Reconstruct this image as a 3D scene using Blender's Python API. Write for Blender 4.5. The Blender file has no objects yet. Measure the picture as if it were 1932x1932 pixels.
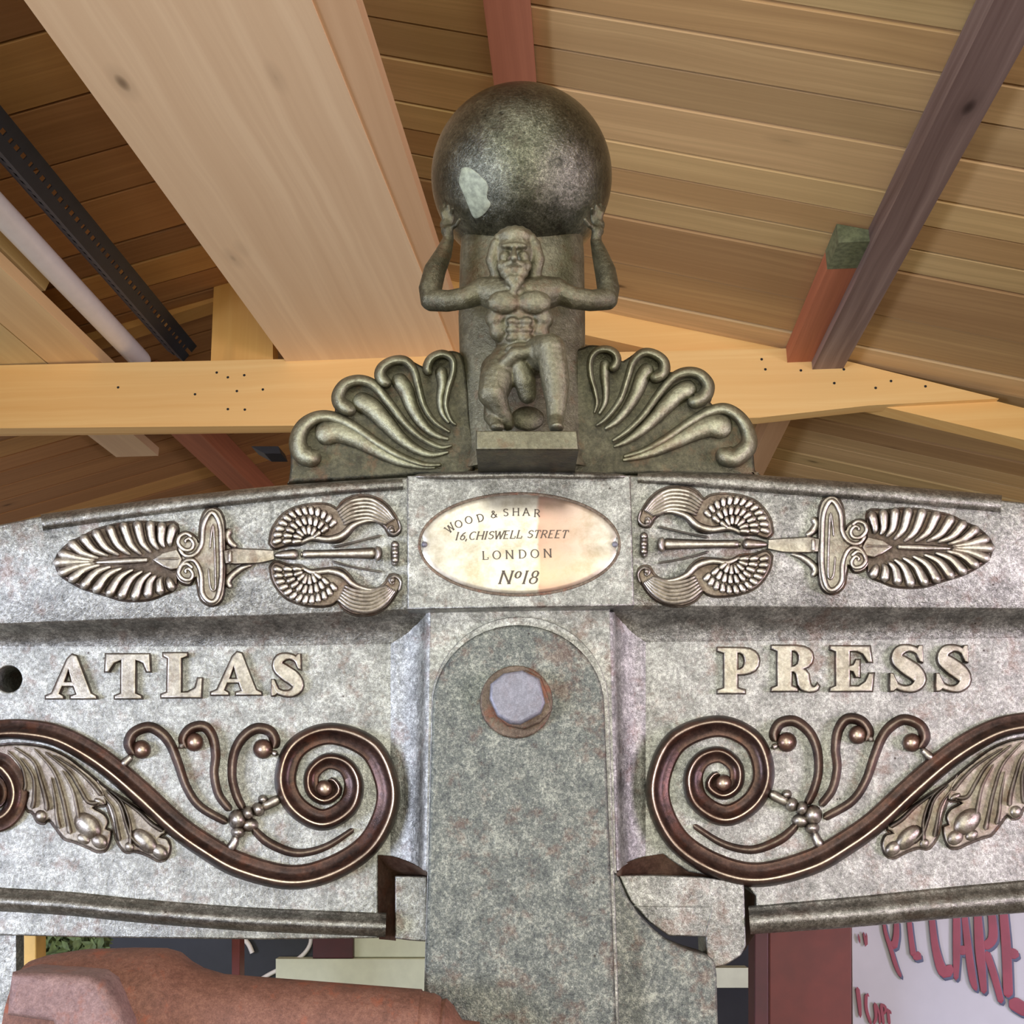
import bpy, bmesh, math, random
from mathutils import Vector, Matrix
random.seed(7)
S = bpy.context.scene
COL = S.collection

# ------------------------------------------------------------------ camera
CAM = Vector((0.0, -1.1, 1.65)); PITCH = math.atan(.292); ROLL = .006; FOC = 2000.0
Rx, Up, Fw = Vector((1, 0, 0)), Vector((0, -math.sin(PITCH), math.cos(PITCH))), Vector((0, math.cos(PITCH), math.sin(PITCH)))
CR = Rx * math.cos(ROLL) - Up * math.sin(ROLL)
CU = Rx * math.sin(ROLL) + Up * math.cos(ROLL)
cd = bpy.data.cameras.new('camera'); cd.sensor_width = 36; cd.sensor_fit = 'HORIZONTAL'; cd.lens = 36 * FOC / 1932
cam = bpy.data.objects.new('camera', cd); COL.objects.link(cam)
cam.matrix_world = Matrix.Translation(CAM) @ Matrix((CR, CU, -Fw)).transposed().to_4x4()
cd.clip_start = .02
S.camera = cam
S.view_settings.view_transform = 'Standard'; S.view_settings.look = 'None'
S.view_settings.exposure = 0.0; S.view_settings.gamma = 1; S.view_settings.use_curve_mapping = False
S.cycles.max_bounces = 6; S.cycles.diffuse_bounces = 3; S.cycles.glossy_bounces = 3

# ------------------------------------------------------------------ light
w = bpy.data.worlds.new('world'); S.world = w; w.use_nodes = True
bg = w.node_tree.nodes['Background']; bg.inputs[0].default_value = (.93, .90, .86, 1); bg.inputs[1].default_value = .50
def area(name, loc, aim, sx, sy, e, c, spread=180):
    l = bpy.data.lights.new(name, 'AREA'); l.shape = 'RECTANGLE'; l.size = sx; l.size_y = sy; l.energy = e; l.color = c; l.spread = math.radians(spread)
    o = bpy.data.objects.new(name, l); COL.objects.link(o); o.location = loc
    o.rotation_euler = (Vector(aim) - Vector(loc)).to_track_quat('-Z', 'Y').to_euler(); return o
area('doorway_light', (.35, -3.9, 1.55), (.1, 0, 1.95), 2.0, 1.3, 24, (1.0, .97, .80), 120)
area('skylight', (-.1, -3.0, 3.9), (0, 0, 1.9), 1.8, .9, 46, (.98, .98, .98), 180)
area('left_window_light', (-2.7, -1.9, 1.5), (-.2, 0, 1.8), 1.1, .8, 17, (.66, .72, 1.0), 70)
area('right_window_light', (2.7, -1.7, 1.5), (.3, 0, 1.8), .9, .8, 10, (.90, .74, 1.0), 70)

# ------------------------------------------------------------------ helpers
def ray(px, py): return Fw * FOC + CR * (px - 966) + CU * (966 - py)
def F(px, py, d=0.0):
    r = ray(px, py); return CAM + r * ((-d - CAM.y) / r.y)
def mpp(px, py, d=0.0):
    r = ray(px, py); return (-d - CAM.y) / r.y
YAW = math.atan(.069)
BX = Vector((math.cos(YAW), -math.sin(YAW), 0)); BY = Vector((math.sin(YAW), math.cos(YAW), 0)); BZ = Vector((0, 0, 1))
def W(u, v, z): return Vector((CAM.x, CAM.y, 0)) + BX * u + BY * v + BZ * z
def hit(px, py, n, c):            # ray / plane n.(u,v,z)=c in the building frame
    r = ray(px, py); q = (r.dot(BX), r.dot(BY), r.z)
    t = (c - n[2] * CAM.z) / (n[0] * q[0] + n[1] * q[1] + n[2] * q[2])
    return (q[0] * t, q[1] * t, CAM.z + q[2] * t)
class MB:
    def __init__(s): s.v, s.f, s.uv, s.c, s.w = [], [], [], [], {}
    def face(s, idx, uv=None, c=(1, 1, 1)): s.f.append(tuple(idx)); s.uv.append(uv); s.c.append(c)
    def prism(s, sec, frame, a0, a1, tint=(1, 1, 1), off=None):
        """sec: 2-D section; frame(a, s, t) -> point; extruded from a0 to a1; uv: long axis, around section"""
        n = len(sec); b = len(s.v); o = off if off is not None else random.random() * 40
        for a in (a0, a1):
            for p in sec: s.v.append(frame(a, *p))
        per = [0]
        for i in range(n): per.append(per[-1] + math.dist(sec[i], sec[(i + 1) % n]))
        for i in range(n):
            j = (i + 1) % n
            s.face((b + i, b + j, b + n + j, b + n + i), [(a0 + o, per[i] + o), (a0 + o, per[i + 1] + o), (a1 + o, per[i + 1] + o), (a1 + o, per[i] + o)], tint)
        s.face(tuple(b + i for i in reversed(range(n))), [(sec[i][0] * .2 + o, sec[i][1] + o) for i in reversed(range(n))], tint)
        s.face(tuple(b + n + i for i in range(n)), [(sec[i][0] * .2 + o, sec[i][1] + o) for i in range(n)], tint)
    def grid(s, rows, closed=False, wear_shading=None):
        b = len(s.v); m = len(rows[0])
        for r in rows: s.v.extend(r)
        if wear_shading:
            for i, r in enumerate(rows):
                for j in range(m): s.w[b + i * m + j] = wear_shading[j]
        for i in range(len(rows) - 1):
            for j in range(m if closed else m - 1):
                k = (j + 1) % m; s.face((b + i * m + j, b + i * m + k, b + (i + 1) * m + k, b + (i + 1) * m + j))
        return b
    def add(s, me):
        b = len(s.v); s.v.extend(v.co.copy() for v in me.vertices)
        for p in me.polygons: s.face([b + i for i in p.vertices])
    def build(s, name, mat, parent=None, smooth=False, label=None, fixn=True, origin=None):
        o0 = Vector(parent['_w']) if parent is not None and '_w' in parent else (Vector(origin) if origin else Vector((0, 0, 0)))
        me = bpy.data.meshes.new(name); me.from_pydata([Vector(v) - o0 for v in s.v], [], s.f)
        me.uv_layers.new(name='UVMap'); me.color_attributes.new('tint', 'FLOAT_COLOR', 'CORNER'); me.attributes.new('wear_shading', 'FLOAT', 'POINT')
        U, C4 = [], []
        for fi, f in enumerate(s.f):
            for li in range(len(f)): U += list(s.uv[fi][li]) if s.uv[fi] else [0, 0]; C4 += [*s.c[fi], 1]
        me.uv_layers['UVMap'].data.foreach_set('uv', U); me.color_attributes['tint'].data.foreach_set('color', C4)
        me.attributes['wear_shading'].data.foreach_set('value', [float(s.w.get(i, .5)) for i in range(len(s.v))])
        if smooth: me.shade_smooth()
        if fixn:
            bm = bmesh.new(); bm.from_mesh(me); bmesh.ops.recalc_face_normals(bm, faces=bm.faces); bm.to_mesh(me); bm.free()
        if smooth: me.set_sharp_from_angle(angle=math.radians(50))
        me.materials.append(mat)
        o = bpy.data.objects.new(name, me); COL.objects.link(o)
        if parent is not None: o.parent = parent; o['_w'] = tuple(o0)
        else: o.location = o0; o['_w'] = tuple(o0)
        if label: o['label'] = label
        return o
def thing(name, label, cat, loc, group=None):
    o = bpy.data.objects.new(name, None); COL.objects.link(o); o.location = loc; o['_w'] = tuple(loc)
    o['label'] = label; o['category'] = cat; o.empty_display_size = .05
    if group: o['group'] = group
    return o
def tag(o, label, cat, group=None):
    o['label'] = label; o['category'] = cat
    if group: o['group'] = group
    return o
def struct(o): o['kind'] = 'structure'; return o
def cr(pts, step=6):
    """Catmull-Rom through tuples, arc-length resampled in the first two coordinates"""
    if len(pts) == 2: P = [pts[0], pts[1]]; dense = [tuple(a + (b - a) * k / 20 for a, b in zip(*P)) for k in range(21)]
    else:
        P = [pts[0]] + list(pts) + [pts[-1]]; dense = []
        for i in range(1, len(P) - 2):
            for k in range(12):
                t = k / 12; q = []
                for a, b, c, d in zip(P[i - 1], P[i], P[i + 1], P[i + 2]):
                    q.append(.5 * (2 * b + (c - a) * t + (2 * a - 5 * b + 4 * c - d) * t * t + (3 * b - a - 3 * c + d) * t ** 3))
                dense.append(tuple(q))
        dense.append(tuple(pts[-1]))
    L = [0]
    for a, b in zip(dense, dense[1:]): L.append(L[-1] + math.hypot(b[0] - a[0], b[1] - a[1]))
    n = max(3, int(L[-1] / step)); out = []; j = 0
    for i in range(n + 1):
        s = L[-1] * i / n
        while j < len(L) - 2 and L[j + 1] < s: j += 1
        t = (s - L[j]) / max(1e-9, L[j + 1] - L[j]); out.append(tuple(a + (b - a) * t for a, b in zip(dense[j], dense[j + 1])))
    return out, L[-1]
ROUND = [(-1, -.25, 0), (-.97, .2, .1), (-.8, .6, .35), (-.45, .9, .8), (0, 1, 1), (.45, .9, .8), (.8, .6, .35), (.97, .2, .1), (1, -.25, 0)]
CREST = [(-1, -.2, .1), (-.96, .22, .3), (-.8, .36, .25), (-.4, .36, .1), (-.05, .5, .1), (.2, .74, .2), (.34, .98, 1), (.44, 1, 1), (.56, .9, .25), (.78, .66, .05), (.94, .3, 0), (1, -.2, 0)]  # third value: bright crest line, a painted highlight along the polished edge
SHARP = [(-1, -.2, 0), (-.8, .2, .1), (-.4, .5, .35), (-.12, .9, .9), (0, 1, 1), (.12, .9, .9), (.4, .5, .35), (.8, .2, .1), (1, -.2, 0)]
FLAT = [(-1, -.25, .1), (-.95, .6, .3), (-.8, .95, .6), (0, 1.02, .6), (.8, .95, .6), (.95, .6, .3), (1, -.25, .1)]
def ridge(mb, pts, d, h, prof=ROUND, w=None, step=5, caps=(True, True), flip=False):
    """raised moulding along a traced line; pts (x, y, width) or (x, y) with w; h in metres at full width"""
    pts = [p if len(p) > 2 else (p[0], p[1], w) for p in pts]
    q, L = cr(pts, step); wm = max(p[2] for p in q)
    ext = []
    n = len(q); s = 0; rows = []
    for i, p in enumerate(q):
        a, b = q[max(0, i - 1)], q[min(n - 1, i + 1)]
        tx, ty = b[0] - a[0], b[1] - a[1]; l = math.hypot(tx, ty) or 1; nx, ny = -ty / l, tx / l
        if flip: nx, ny = -nx, -ny
        s = L * i / (n - 1); k = 1.0; hw = max(p[2] / 2, .5)
        if caps[0] and s < hw: k = min(k, math.sqrt(max(.02, 1 - (1 - s / hw) ** 2)))
        if caps[1] and L - s < hw: k = min(k, math.sqrt(max(.02, 1 - (1 - (L - s) / hw) ** 2)))
        hh = h * (p[2] / wm) ** .6 * k
        rows.append([F(p[0] + nx * t * p[2] / 2 * k, p[1] + ny * t * p[2] / 2 * k, d + (hh * z if z > 0 else .0012 * z / .25)) for t, z, _ in prof])
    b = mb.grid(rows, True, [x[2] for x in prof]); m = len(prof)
    mb.face([b + j for j in range(m)]); mb.face([b + (n - 1) * m + j for j in reversed(range(m))])
def blob(mb, x, y, rx, ry, d, h, rot=0, n=16):
    rows = []
    c, s = math.cos(rot), math.sin(rot)
    for i in range(7):
        a = i / 6 * math.pi / 2; r = math.cos(a); z = math.sin(a)
        rows.append([F(x + rx * r * math.cos(t) * c - ry * r * math.sin(t) * s, y + rx * r * math.cos(t) * s + ry * r * math.sin(t) * c, d - .001 + (h + .001) * z) for t in [2 * math.pi * k / n for k in range(n)]] if i < 6 else [F(x, y, d + h)] * n)
    b = len(mb.v)
    for i, r in enumerate(rows[:-1]):
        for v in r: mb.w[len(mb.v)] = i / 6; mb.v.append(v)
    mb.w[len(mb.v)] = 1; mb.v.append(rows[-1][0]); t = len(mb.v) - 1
    for i in range(5):
        for j in range(n): k = (j + 1) % n; mb.face((b + i * n + j, b + i * n + k, b + (i + 1) * n + k, b + (i + 1) * n + j))
    for j in range(n): mb.face((b + 5 * n + j, b + 5 * n + (j + 1) % n, t))
    mb.face([b + j for j in reversed(range(n))])
def relief(mb, outlines, d, th, bev=.0015, res=2, wf=.62, inset=1.0):
    """flat plate with holes, front at depth d, thickness th, bevelled edge; outlines traced on its front"""
    cu = bpy.data.curves.new('t', 'CURVE'); cu.dimensions = '2D'; cu.fill_mode = 'BOTH'
    cu.extrude = max(1e-5, th / 2 - bev); cu.bevel_depth = bev; cu.bevel_resolution = res; cu.offset = -bev * inset
    for ol in outlines:
        sp = cu.splines.new('POLY'); sp.points.add(len(ol) - 1); sp.use_cyclic_u = True
        for i, p in enumerate(ol):
            q = F(p[0], p[1], d); sp.points[i].co = (q.x, q.z, 0, 1)
    o = bpy.data.objects.new('t', cu); COL.objects.link(o)
    dg = bpy.context.evaluated_depsgraph_get(); me = bpy.data.meshes.new_from_object(o.evaluated_get(dg))
    bpy.data.objects.remove(o); bpy.data.curves.remove(cu)
    for v in me.vertices: v.co = Vector((v.co.x, -d + th / 2 - v.co.z, v.co.y))
    b0 = len(mb.v); mb.add(me)
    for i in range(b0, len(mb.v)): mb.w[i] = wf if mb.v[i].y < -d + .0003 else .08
    bpy.data.meshes.remove(me)
def smooth_poly(pts, step=6):
    q, _ = cr([tuple(p) for p in pts] + [tuple(pts[0])], step); return q[:-1]
def circ(x, y, r, n=40, ry=None): return [(x + r * math.cos(2 * math.pi * k / n), y + (ry or r) * math.sin(2 * math.pi * k / n)) for k in range(n)]
def Z(pts, sc, ox, oy): return [(ox + p[0] / sc, oy + p[1] / sc) + tuple(a / sc for a in p[2:]) for p in pts]
def boxd(mb, x0, y0, x1, y1, d0, d1):   # box whose front face fills the pixel rectangle at depth d0, reaching back to d1
    a, b, c, e = [F(x, y, d0) for x, y in ((x0, y0), (x1, y0), (x1, y1), (x0, y1))]
    k = len(mb.v); mb.v += [a, b, c, e] + [Vector((p.x, -d1, p.z)) for p in (a, b, c, e)]
    for f in ((0, 1, 2, 3), (7, 6, 5, 4), (0, 4, 5, 1), (1, 5, 6, 2), (2, 6, 7, 3), (3, 7, 4, 0)): mb.face([k + i for i in f], [(0, 0), (.3, 0), (.3, .1), (0, .1)])

# ------------------------------------------------------------------ materials
class NT:
    def __init__(s, name):
        s.m = bpy.data.materials.new(name); s.m.use_nodes = True; s.t = s.m.node_tree; s.n = s.t.nodes; s.b = s.n['Principled BSDF']
    def N(s, ty, inp=None, **kw):
        n = s.n.new(ty)
        for k, v in kw.items(): setattr(n, k, v)
        for k, v in (inp or {}).items(): s.set(n, k, v)
        return n
    def set(s, n, k, v):
        if hasattr(v, 'bl_idname') or isinstance(v, bpy.types.NodeSocket): s.t.links.new(v if isinstance(v, bpy.types.NodeSocket) else v.outputs[0], n.inputs[k])
        else: n.inputs[k].default_value = v
    def ramp(s, fac, stops, interp='LINEAR'):
        n = s.n.new('ShaderNodeValToRGB'); s.set(n, 0, fac); n.color_ramp.interpolation = interp
        while len(n.color_ramp.elements) < len(stops): n.color_ramp.elements.new(.5)
        for e, (p, c) in zip(n.color_ramp.elements, stops): e.position = p; e.color = (*c, 1) if len(c) == 3 else c
        return n.outputs[0]
    def mix(s, f, a, b, mode='MIX'):
        n = s.n.new('ShaderNodeMix'); n.data_type = 'RGBA'; n.blend_type = mode
        s.set(n, 0, f); s.set(n, 6, (*a, 1) if isinstance(a, tuple) else a); s.set(n, 7, (*b, 1) if isinstance(b, tuple) else b); return n.outputs[2]
    def math(s, op, a, b=0.0, c=None):
        n = s.n.new('ShaderNodeMath'); n.operation = op; s.set(n, 0, a); s.set(n, 1, b)
        if c is not None: s.set(n, 2, c)
        return n.outputs[0]
    def obj(s): return s.N('ShaderNodeNewGeometry').outputs['Position']
    def noise(s, v, scale, det=4, rough=.6, dist=0): return s.N('ShaderNodeTexNoise', {'Vector': v, 'Scale': scale, 'Detail': det, 'Roughness': rough, 'Distortion': dist}).outputs[0]
    def bump(s, h, st, dist=.002): s.set(s.b, 'Normal', s.N('ShaderNodeBump', {'Height': h, 'Strength': st, 'Distance': dist}))
def sr(r, g, b): return tuple(((c / 255 + .055) / 1.055) ** 2.4 if c > 10 else c / 3294 for c in (r, g, b))
def iron(name, dark, mid, light, rough=.42, metal=.75, rust=.5, grain=1.0, wear_shading=False, speck=True, rustcol=(112, 66, 44)):
    t = NT(name); P = t.obj()
    n1 = t.noise(P, 42, 6, .72); n2 = t.noise(P, 260, 5, .7); n3 = t.noise(P, 900, 3, .7)
    mixn = t.math('ADD', t.math('ADD', t.math('MULTIPLY', n1, .34), t.math('MULTIPLY', n2, .36)), t.math('MULTIPLY', n3, .30))
    col = t.ramp(mixn, [(.38, sr(*dark)), (.5, sr(*mid)), (.61, sr(*light))])
    if wear_shading:
        a = t.N('ShaderNodeAttribute', attribute_name='wear_shading').outputs['Fac']  # paints highlights on crests and darker grooves, together with edge wear
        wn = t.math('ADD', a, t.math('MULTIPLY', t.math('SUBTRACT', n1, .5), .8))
        wc = t.ramp(wn, wear_shading); col = t.mix(.72, col, wc)
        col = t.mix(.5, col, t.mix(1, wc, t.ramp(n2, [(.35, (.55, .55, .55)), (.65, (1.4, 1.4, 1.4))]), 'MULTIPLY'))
    rm = t.ramp(t.math('MULTIPLY', t.noise(P, 14, 6, .75), t.noise(P, 55, 4, .7)), [(.27, (0, 0, 0)), (.36, (rust, rust, rust))])
    col = t.mix(rm, col, sr(*rustcol))
    if speck:
        v = t.N('ShaderNodeTexVoronoi', {'Vector': P, 'Scale': 75.0, 'Randomness': 1.0})
        sp = t.ramp(v.outputs['Distance'], [(.07, (1, 1, 1)), (.11, (0, 0, 0))]); gate = t.ramp(t.noise(P, 30, 2), [(.56, (0, 0, 0)), (.62, (.8, .8, .8))])
        col = t.mix(t.math('MULTIPLY', sp, gate), col, sr(52, 40, 34))
    t.set(t.b, 'Base Color', col); t.b.inputs['Metallic'].default_value = metal
    t.set(t.b, 'Roughness', t.math('ADD', t.math('MULTIPLY', n1, .28), rough - .14))
    t.bump(t.math('ADD', t.math('ADD', t.math('MULTIPLY', n2, .6), t.math('MULTIPLY', n1, .5)), t.math('MULTIPLY', n3, .28)), min(1, .6 * grain), .0018)
    return t.m
BRN = [(0, sr(34, 24, 20)), (.35, sr(92, 66, 54)), (.7, sr(128, 102, 84)), (.95, sr(226, 206, 176))]
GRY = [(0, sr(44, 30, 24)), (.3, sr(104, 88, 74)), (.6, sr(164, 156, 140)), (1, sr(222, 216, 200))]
GRN = [(0, sr(34, 32, 22)), (.35, sr(96, 92, 70)), (.7, sr(132, 128, 102)), (1, sr(190, 190, 158))]
M = {}
M['iron'] = iron('grey_cast_iron', (80, 80, 76), (146, 146, 137), (214, 214, 202), .36, .85, .35, 1.15)
M['bead'] = iron('polished_bead_iron', (78, 76, 70), (136, 134, 124), (200, 198, 186), .34, .9, .2, 1.0)
M['strap'] = iron('pitted_iron', (60, 64, 62), (112, 116, 106), (180, 182, 162), .44, .75, .35, 1.6)
M['orn'] = iron('ornament_iron', (90, 84, 74), (150, 144, 130), (200, 196, 180), .34, .85, .3, .6, GRY, False)
M['scroll'] = iron('brown_iron', (56, 40, 34), (92, 70, 58), (126, 102, 86), .34, .6, .35, .35, BRN, False)
M['crest'] = iron('greenish_bronze_iron', (44, 44, 34), (84, 84, 66), (132, 132, 106), .36, .65, .3, 1.3, GRN, False, (120, 84, 56))
M['globe'] = iron('globe_iron', (44, 46, 36), (98, 98, 82), (142, 142, 120), .2, .9, .45, 1.1, False, True, (64, 52, 44))
M['boss'] = iron('purplish_rusty_steel', (110, 84, 78), (140, 112, 104), (166, 136, 126), .6, .2, .5, 1, False, False, (160, 100, 76))
M['rust'] = iron('rusty_steel', (92, 60, 44), (122, 82, 64), (146, 104, 82), .62, .2, .85, 1.0, False, False, (150, 84, 56))
M['bolt'] = iron('bolt_iron', (104, 104, 110), (128, 128, 134), (152, 152, 158), .5, .4, .1, .5, False, False)
M['boltrim'] = iron('rusty_bolt_rim', (64, 48, 38), (106, 92, 76), (140, 126, 106), .5, .5, .6, 1, False, False, (140, 80, 56))
def wood(name, base, dark, knot=True, rough=.6, gscale=1.0, contrast=.5, tintmix=1.0, spec=.35, kg=.7):
    t = NT(name); uv = t.N('ShaderNodeUVMap').outputs[0]
    def mp(sx, sy): return t.N('ShaderNodeMapping', {'Vector': uv, 'Scale': (sx, sy, 1)}).outputs[0]
    warp = t.N('ShaderNodeTexNoise', {'Vector': mp(2.2, 7), 'Scale': 1.0, 'Detail': 2.0})
    wv = t.N('ShaderNodeVectorMath', {0: t.N('ShaderNodeVectorMath', {0: warp.outputs['Color'], 1: (.0, .035, 0)}, operation='MULTIPLY').outputs[0], 1: uv}, operation='ADD').outputs[0]
    def mw(sx, sy): return t.N('ShaderNodeMapping', {'Vector': wv, 'Scale': (sx, sy, 1)}).outputs[0]
    g = t.noise(mw(1.3 * gscale, 75 * gscale), 1.0, 5, .65, .2); g2 = t.noise(mw(.7, 16), 1.0, 3, .5, .8)
    f = t.math('ADD', t.math('MULTIPLY', g, .55), t.math('MULTIPLY', g2, .45))
    col = t.ramp(f, [(.5 - .22 * 1, sr(*dark)), (.5, tuple(a * .5 + b * .5 for a, b in zip(sr(*dark), sr(*base)))), (.62, sr(*base))])
    col = t.mix(1 - contrast, col, sr(*base))
    if knot:
        v = t.N('ShaderNodeTexVoronoi', {'Vector': mw(3.6, 9), 'Scale': 1.0, 'Randomness': 1.0})
        gate = t.ramp(t.N('ShaderNodeSeparateColor', {0: v.outputs['Color']}).outputs[0], [(kg, (0, 0, 0)), (kg + .02, (1, 1, 1))], 'CONSTANT')
        kn = t.ramp(v.outputs['Distance'], [(.03, (1, 1, 1)), (.055, (.75, .75, .75)), (.09, (.2, .2, .2)), (.2, (0, 0, 0))])
        col = t.mix(t.math('MULTIPLY', kn, t.math('MULTIPLY', gate, .85)), col, tuple(c * .32 for c in sr(*dark)))
    tint = t.N('ShaderNodeAttribute', attribute_name='tint').outputs['Color']
    col = t.mix(tintmix, col, tint, 'MULTIPLY')
    t.set(t.b, 'Base Color', col); t.b.inputs['Roughness'].default_value = rough; t.b.inputs['Specular IOR Level'].default_value = spec
    t.bump(g, .25, .001)
    return t.m
M['board'] = wood('roof_board_wood', (232, 198, 142), (158, 120, 78))
M['plank'] = wood('pale_plank_wood', (252, 222, 176), (222, 184, 138), True, .5, .5, .6, kg=.6)
M['tie'] = wood('yellow_pine', (255, 214, 140), (236, 178, 100), True, .5, .6, .6)
M['purlin'] = wood('reddish_purlin_wood', (200, 132, 100), (140, 84, 62), True, .6, .7, .6)
M['greyp'] = wood('grey_brown_purlin_wood', (168, 146, 132), (78, 52, 46), True, .6, .35, 1.0)
def plain(name, c, rough=.5, metal=0, nz=.12, sc=30):
    t = NT(name); n = t.noise(t.obj(), sc, 5)
    t.set(t.b, 'Base Color', t.mix(t.ramp(n, [(.35, (0, 0, 0)), (.65, (1, 1, 1))]), tuple(x * (1 - nz) for x in sr(*c)), tuple(min(1, x * (1 + nz)) for x in sr(*c))))
    t.b.inputs['Roughness'].default_value = rough; t.b.inputs['Metallic'].default_value = metal; return t.m
M['maroon'] = plain('maroon_paint', (100, 36, 26), .5); M['maroond'] = plain('dark_maroon_paint', (70, 18, 22), .5)
M['void'] = plain('hole_shade', (10, 9, 9), .9, 0)  # near-black colour standing in for the shade inside the hole
M['black'] = plain('black_metal', (36, 38, 42), .45, .2); M['white'] = plain('white_enamel', (238, 232, 222), .35, 0, .03)
M['pale'] = plain('pale_green_board', (214, 218, 190), .5, 0, .05); M['sheet'] = plain('white_plastic_sheet', (186, 186, 194), .25, 0, .05, 8)
M['red'] = plain('red_marker', (134, 52, 70), .5); M['blue'] = plain('blue_shadow_ink', (70, 78, 104), .5)
M['yellow'] = plain('yellow_print', (226, 184, 96), .5); M['ink'] = plain('engraved_ink', (82, 72, 58), .6)
M['green'] = plain('dark_foliage', (84, 100, 52), .6, 0, .5, 60); M['cream'] = plain('cream_enamel', (226, 214, 196), .4)
M['floor'] = plain('floor_concrete', (176, 164, 148), .8, 0, .15, 3); M['wall'] = plain('dim_timber_wall', (92, 72, 56), .8, 0, .2, 2)
t = NT('worn_nickel_plate'); uv = t.N('ShaderNodeUVMap').outputs[0]; sx = t.N('ShaderNodeSeparateXYZ', {0: uv})
nn = t.noise(uv, 4.5, 5, .65); edge = t.math('ADD', sx.outputs[0], t.math('MULTIPLY', nn, .08))
cop = t.math('MULTIPLY', t.ramp(edge, [(.625, (0, 0, 0)), (.64, (1, 1, 1)), (.86, (.45, .45, .45)), (1, (0, 0, 0))]), t.ramp(nn, [(.3, (.5, .5, .5)), (.6, (1, 1, 1))]))
c0 = t.ramp(t.noise(uv, 9, 5, .7), [(.35, sr(184, 174, 148)), (.6, sr(222, 216, 196))])
t.set(t.b, 'Base Color', t.mix(cop, c0, sr(186, 142, 116))); t.b.inputs['Metallic'].default_value = .8
t.set(t.b, 'Roughness', t.math('ADD', t.math('MULTIPLY', nn, .25), .30)); t.bump(t.noise(uv, 5, 3, .5), .35, .002); M['plate'] = t.m
t = NT('globe_surface'); M['patch'] = plain('flaked_pale_primer', (150, 156, 132), .6, .1, .3, 160)

# ================================================================== ROOF
TAN = .272
u0, v0, z0 = hit(1332, 68, (0, 0, 1), CAM.z + 1.28)
CRT = z0 + TAN * u0                              # right slope: z + TAN*u = CRT
RT = ((TAN, 0, 1), CRT)
ur, vr, zr = hit(600, 414, *RT)                  # ridge line
LT = ((-TAN, 0, 1), zr - TAN * ur)               # left slope
def zroof(u): return zr - TAN * abs(u - ur)
def boards(side, marks, step, tints):
    pl = RT if side > 0 else LT
    vs = [hit(x, y, *pl)[1] for x, y in marks]; vs.sort()
    while vs[0] > .2: vs.insert(0, vs[0] - step)
    while vs[-1] < 8: vs.append(vs[-1] + step * random.uniform(.9, 1.1))
    mb = MB()
    for a, b in zip(vs, vs[1:]):
        j = random.uniform(0, .004); g = .0028
        sec = [(a + g, j + .001), (a + g + .001, j), (b - g - .003, j), (b - g, j + .005), (b - g, .022), (a + g, .022)]
        fr = lambda q, v, h: W(ur + side * q, v, zr - TAN * q + h)
        tt = random.choice(tints); k = random.uniform(.82, 1.12); mb.prism(sec, fr, 0.0, 3.6, tuple(c * k for c in tt))
    # the felt above the boards closes the joints
    b0 = len(mb.v)
    for q, v in ((0, .1), (3.6, .1), (3.6, 8.2), (0, 8.2)): mb.v.append(W(ur + side * q, v, zr - TAN * q + .03))
    mb.face((b0, b0 + 1, b0 + 2, b0 + 3), [(0, 0), (.1, 0), (.1, .1), (0, .1)], (.05, .04, .03))
    o = mb.build('ceiling', M['board']); struct(o); return o
boards(1, [(1332, y) for y in (-12, 67, 144, 217, 300, 351, 399, 444, 531, 596)], .105, [(1, 1, 1), (.9, .88, .84), (1.05, 1.03, 1.0), (.8, .74, .66), (.96, .98, .9), (.7, .62, .56)])
boards(-1, [(40, 74), (96, 198), (173, 294), (230, 364), (300, 440)], .105, [(.56, .41, .34), (.66, .48, .38), (.5, .37, .32), (.74, .54, .42), (.88, .7, .5)])  # left slope tinted darker and redder, shade painted into the boards

def along(name, sec, v0, v1, mat, label, cat, tint=(1, 1, 1), group=None):
    mb = MB(); mb.prism(sec, lambda a, s, t: W(s, a, t), v0, v1, tint)
    p = mb.v[0].copy(); b = (W(sec[0][0], (v0 + v1) / 2, sec[0][1]))
    o = mb.build(name, mat, origin=b); return tag(o, label, cat, group)
# tie beam and truss
TZ = CAM.z + 1.205
ut, vt, _ = hit(1500, 657, *RT); TZtop = zroof(ut)
vT = vt                                           # distance of the front face of the tie beam
def onT(x, y, v=None):
    r = hit(x, y, (0, 1, 0), v if v else vT); return r[0], r[2]
tt = thing('roof_truss', 'yellow pine roof truss behind the globe, with horizontal tie beam and sloping rafter', 'roof truss', W(onT(900, 740)[0], vT, onT(900, 740)[1]))
def plate(parent, name, poly, vf, th, mat, tint=(1, 1, 1), label=None, hor=True):
    pts = [onT(x, y, vf) for x, y in poly]; mb = MB(); n = len(pts); o = random.random() * 30
    for v in (vf, vf + th):
        for u, z in pts: mb.v.append(W(u, v, z))
    q = (lambda p: (p[0] + o, p[1] + o)) if hor else (lambda p: (p[1] + o, p[0] + o))
    mb.face(tuple(range(n)), [q(p) for p in pts], tint); mb.face(tuple(reversed(range(n, 2 * n))), [q(p) for p in reversed(pts)], tint)
    for i in range(n):
        j = (i + 1) % n; mb.face((i, j, n + j, n + i), [(pts[i][0] + o, pts[i][1]), (pts[j][0] + o, pts[j][1]), (pts[j][0] + o, pts[j][1] + th), (pts[i][0] + o, pts[i][1] + th)], tint)
    return mb.build(name, mat, parent, label=label)
plate(tt, 'tie_beam', [(-300, 696), (0, 689), (1500, 657), (1885, 752), (1640, 765), (1432, 788), (900, 800), (0, 808), (-300, 815)], vT, .045, M['tie'])
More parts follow.
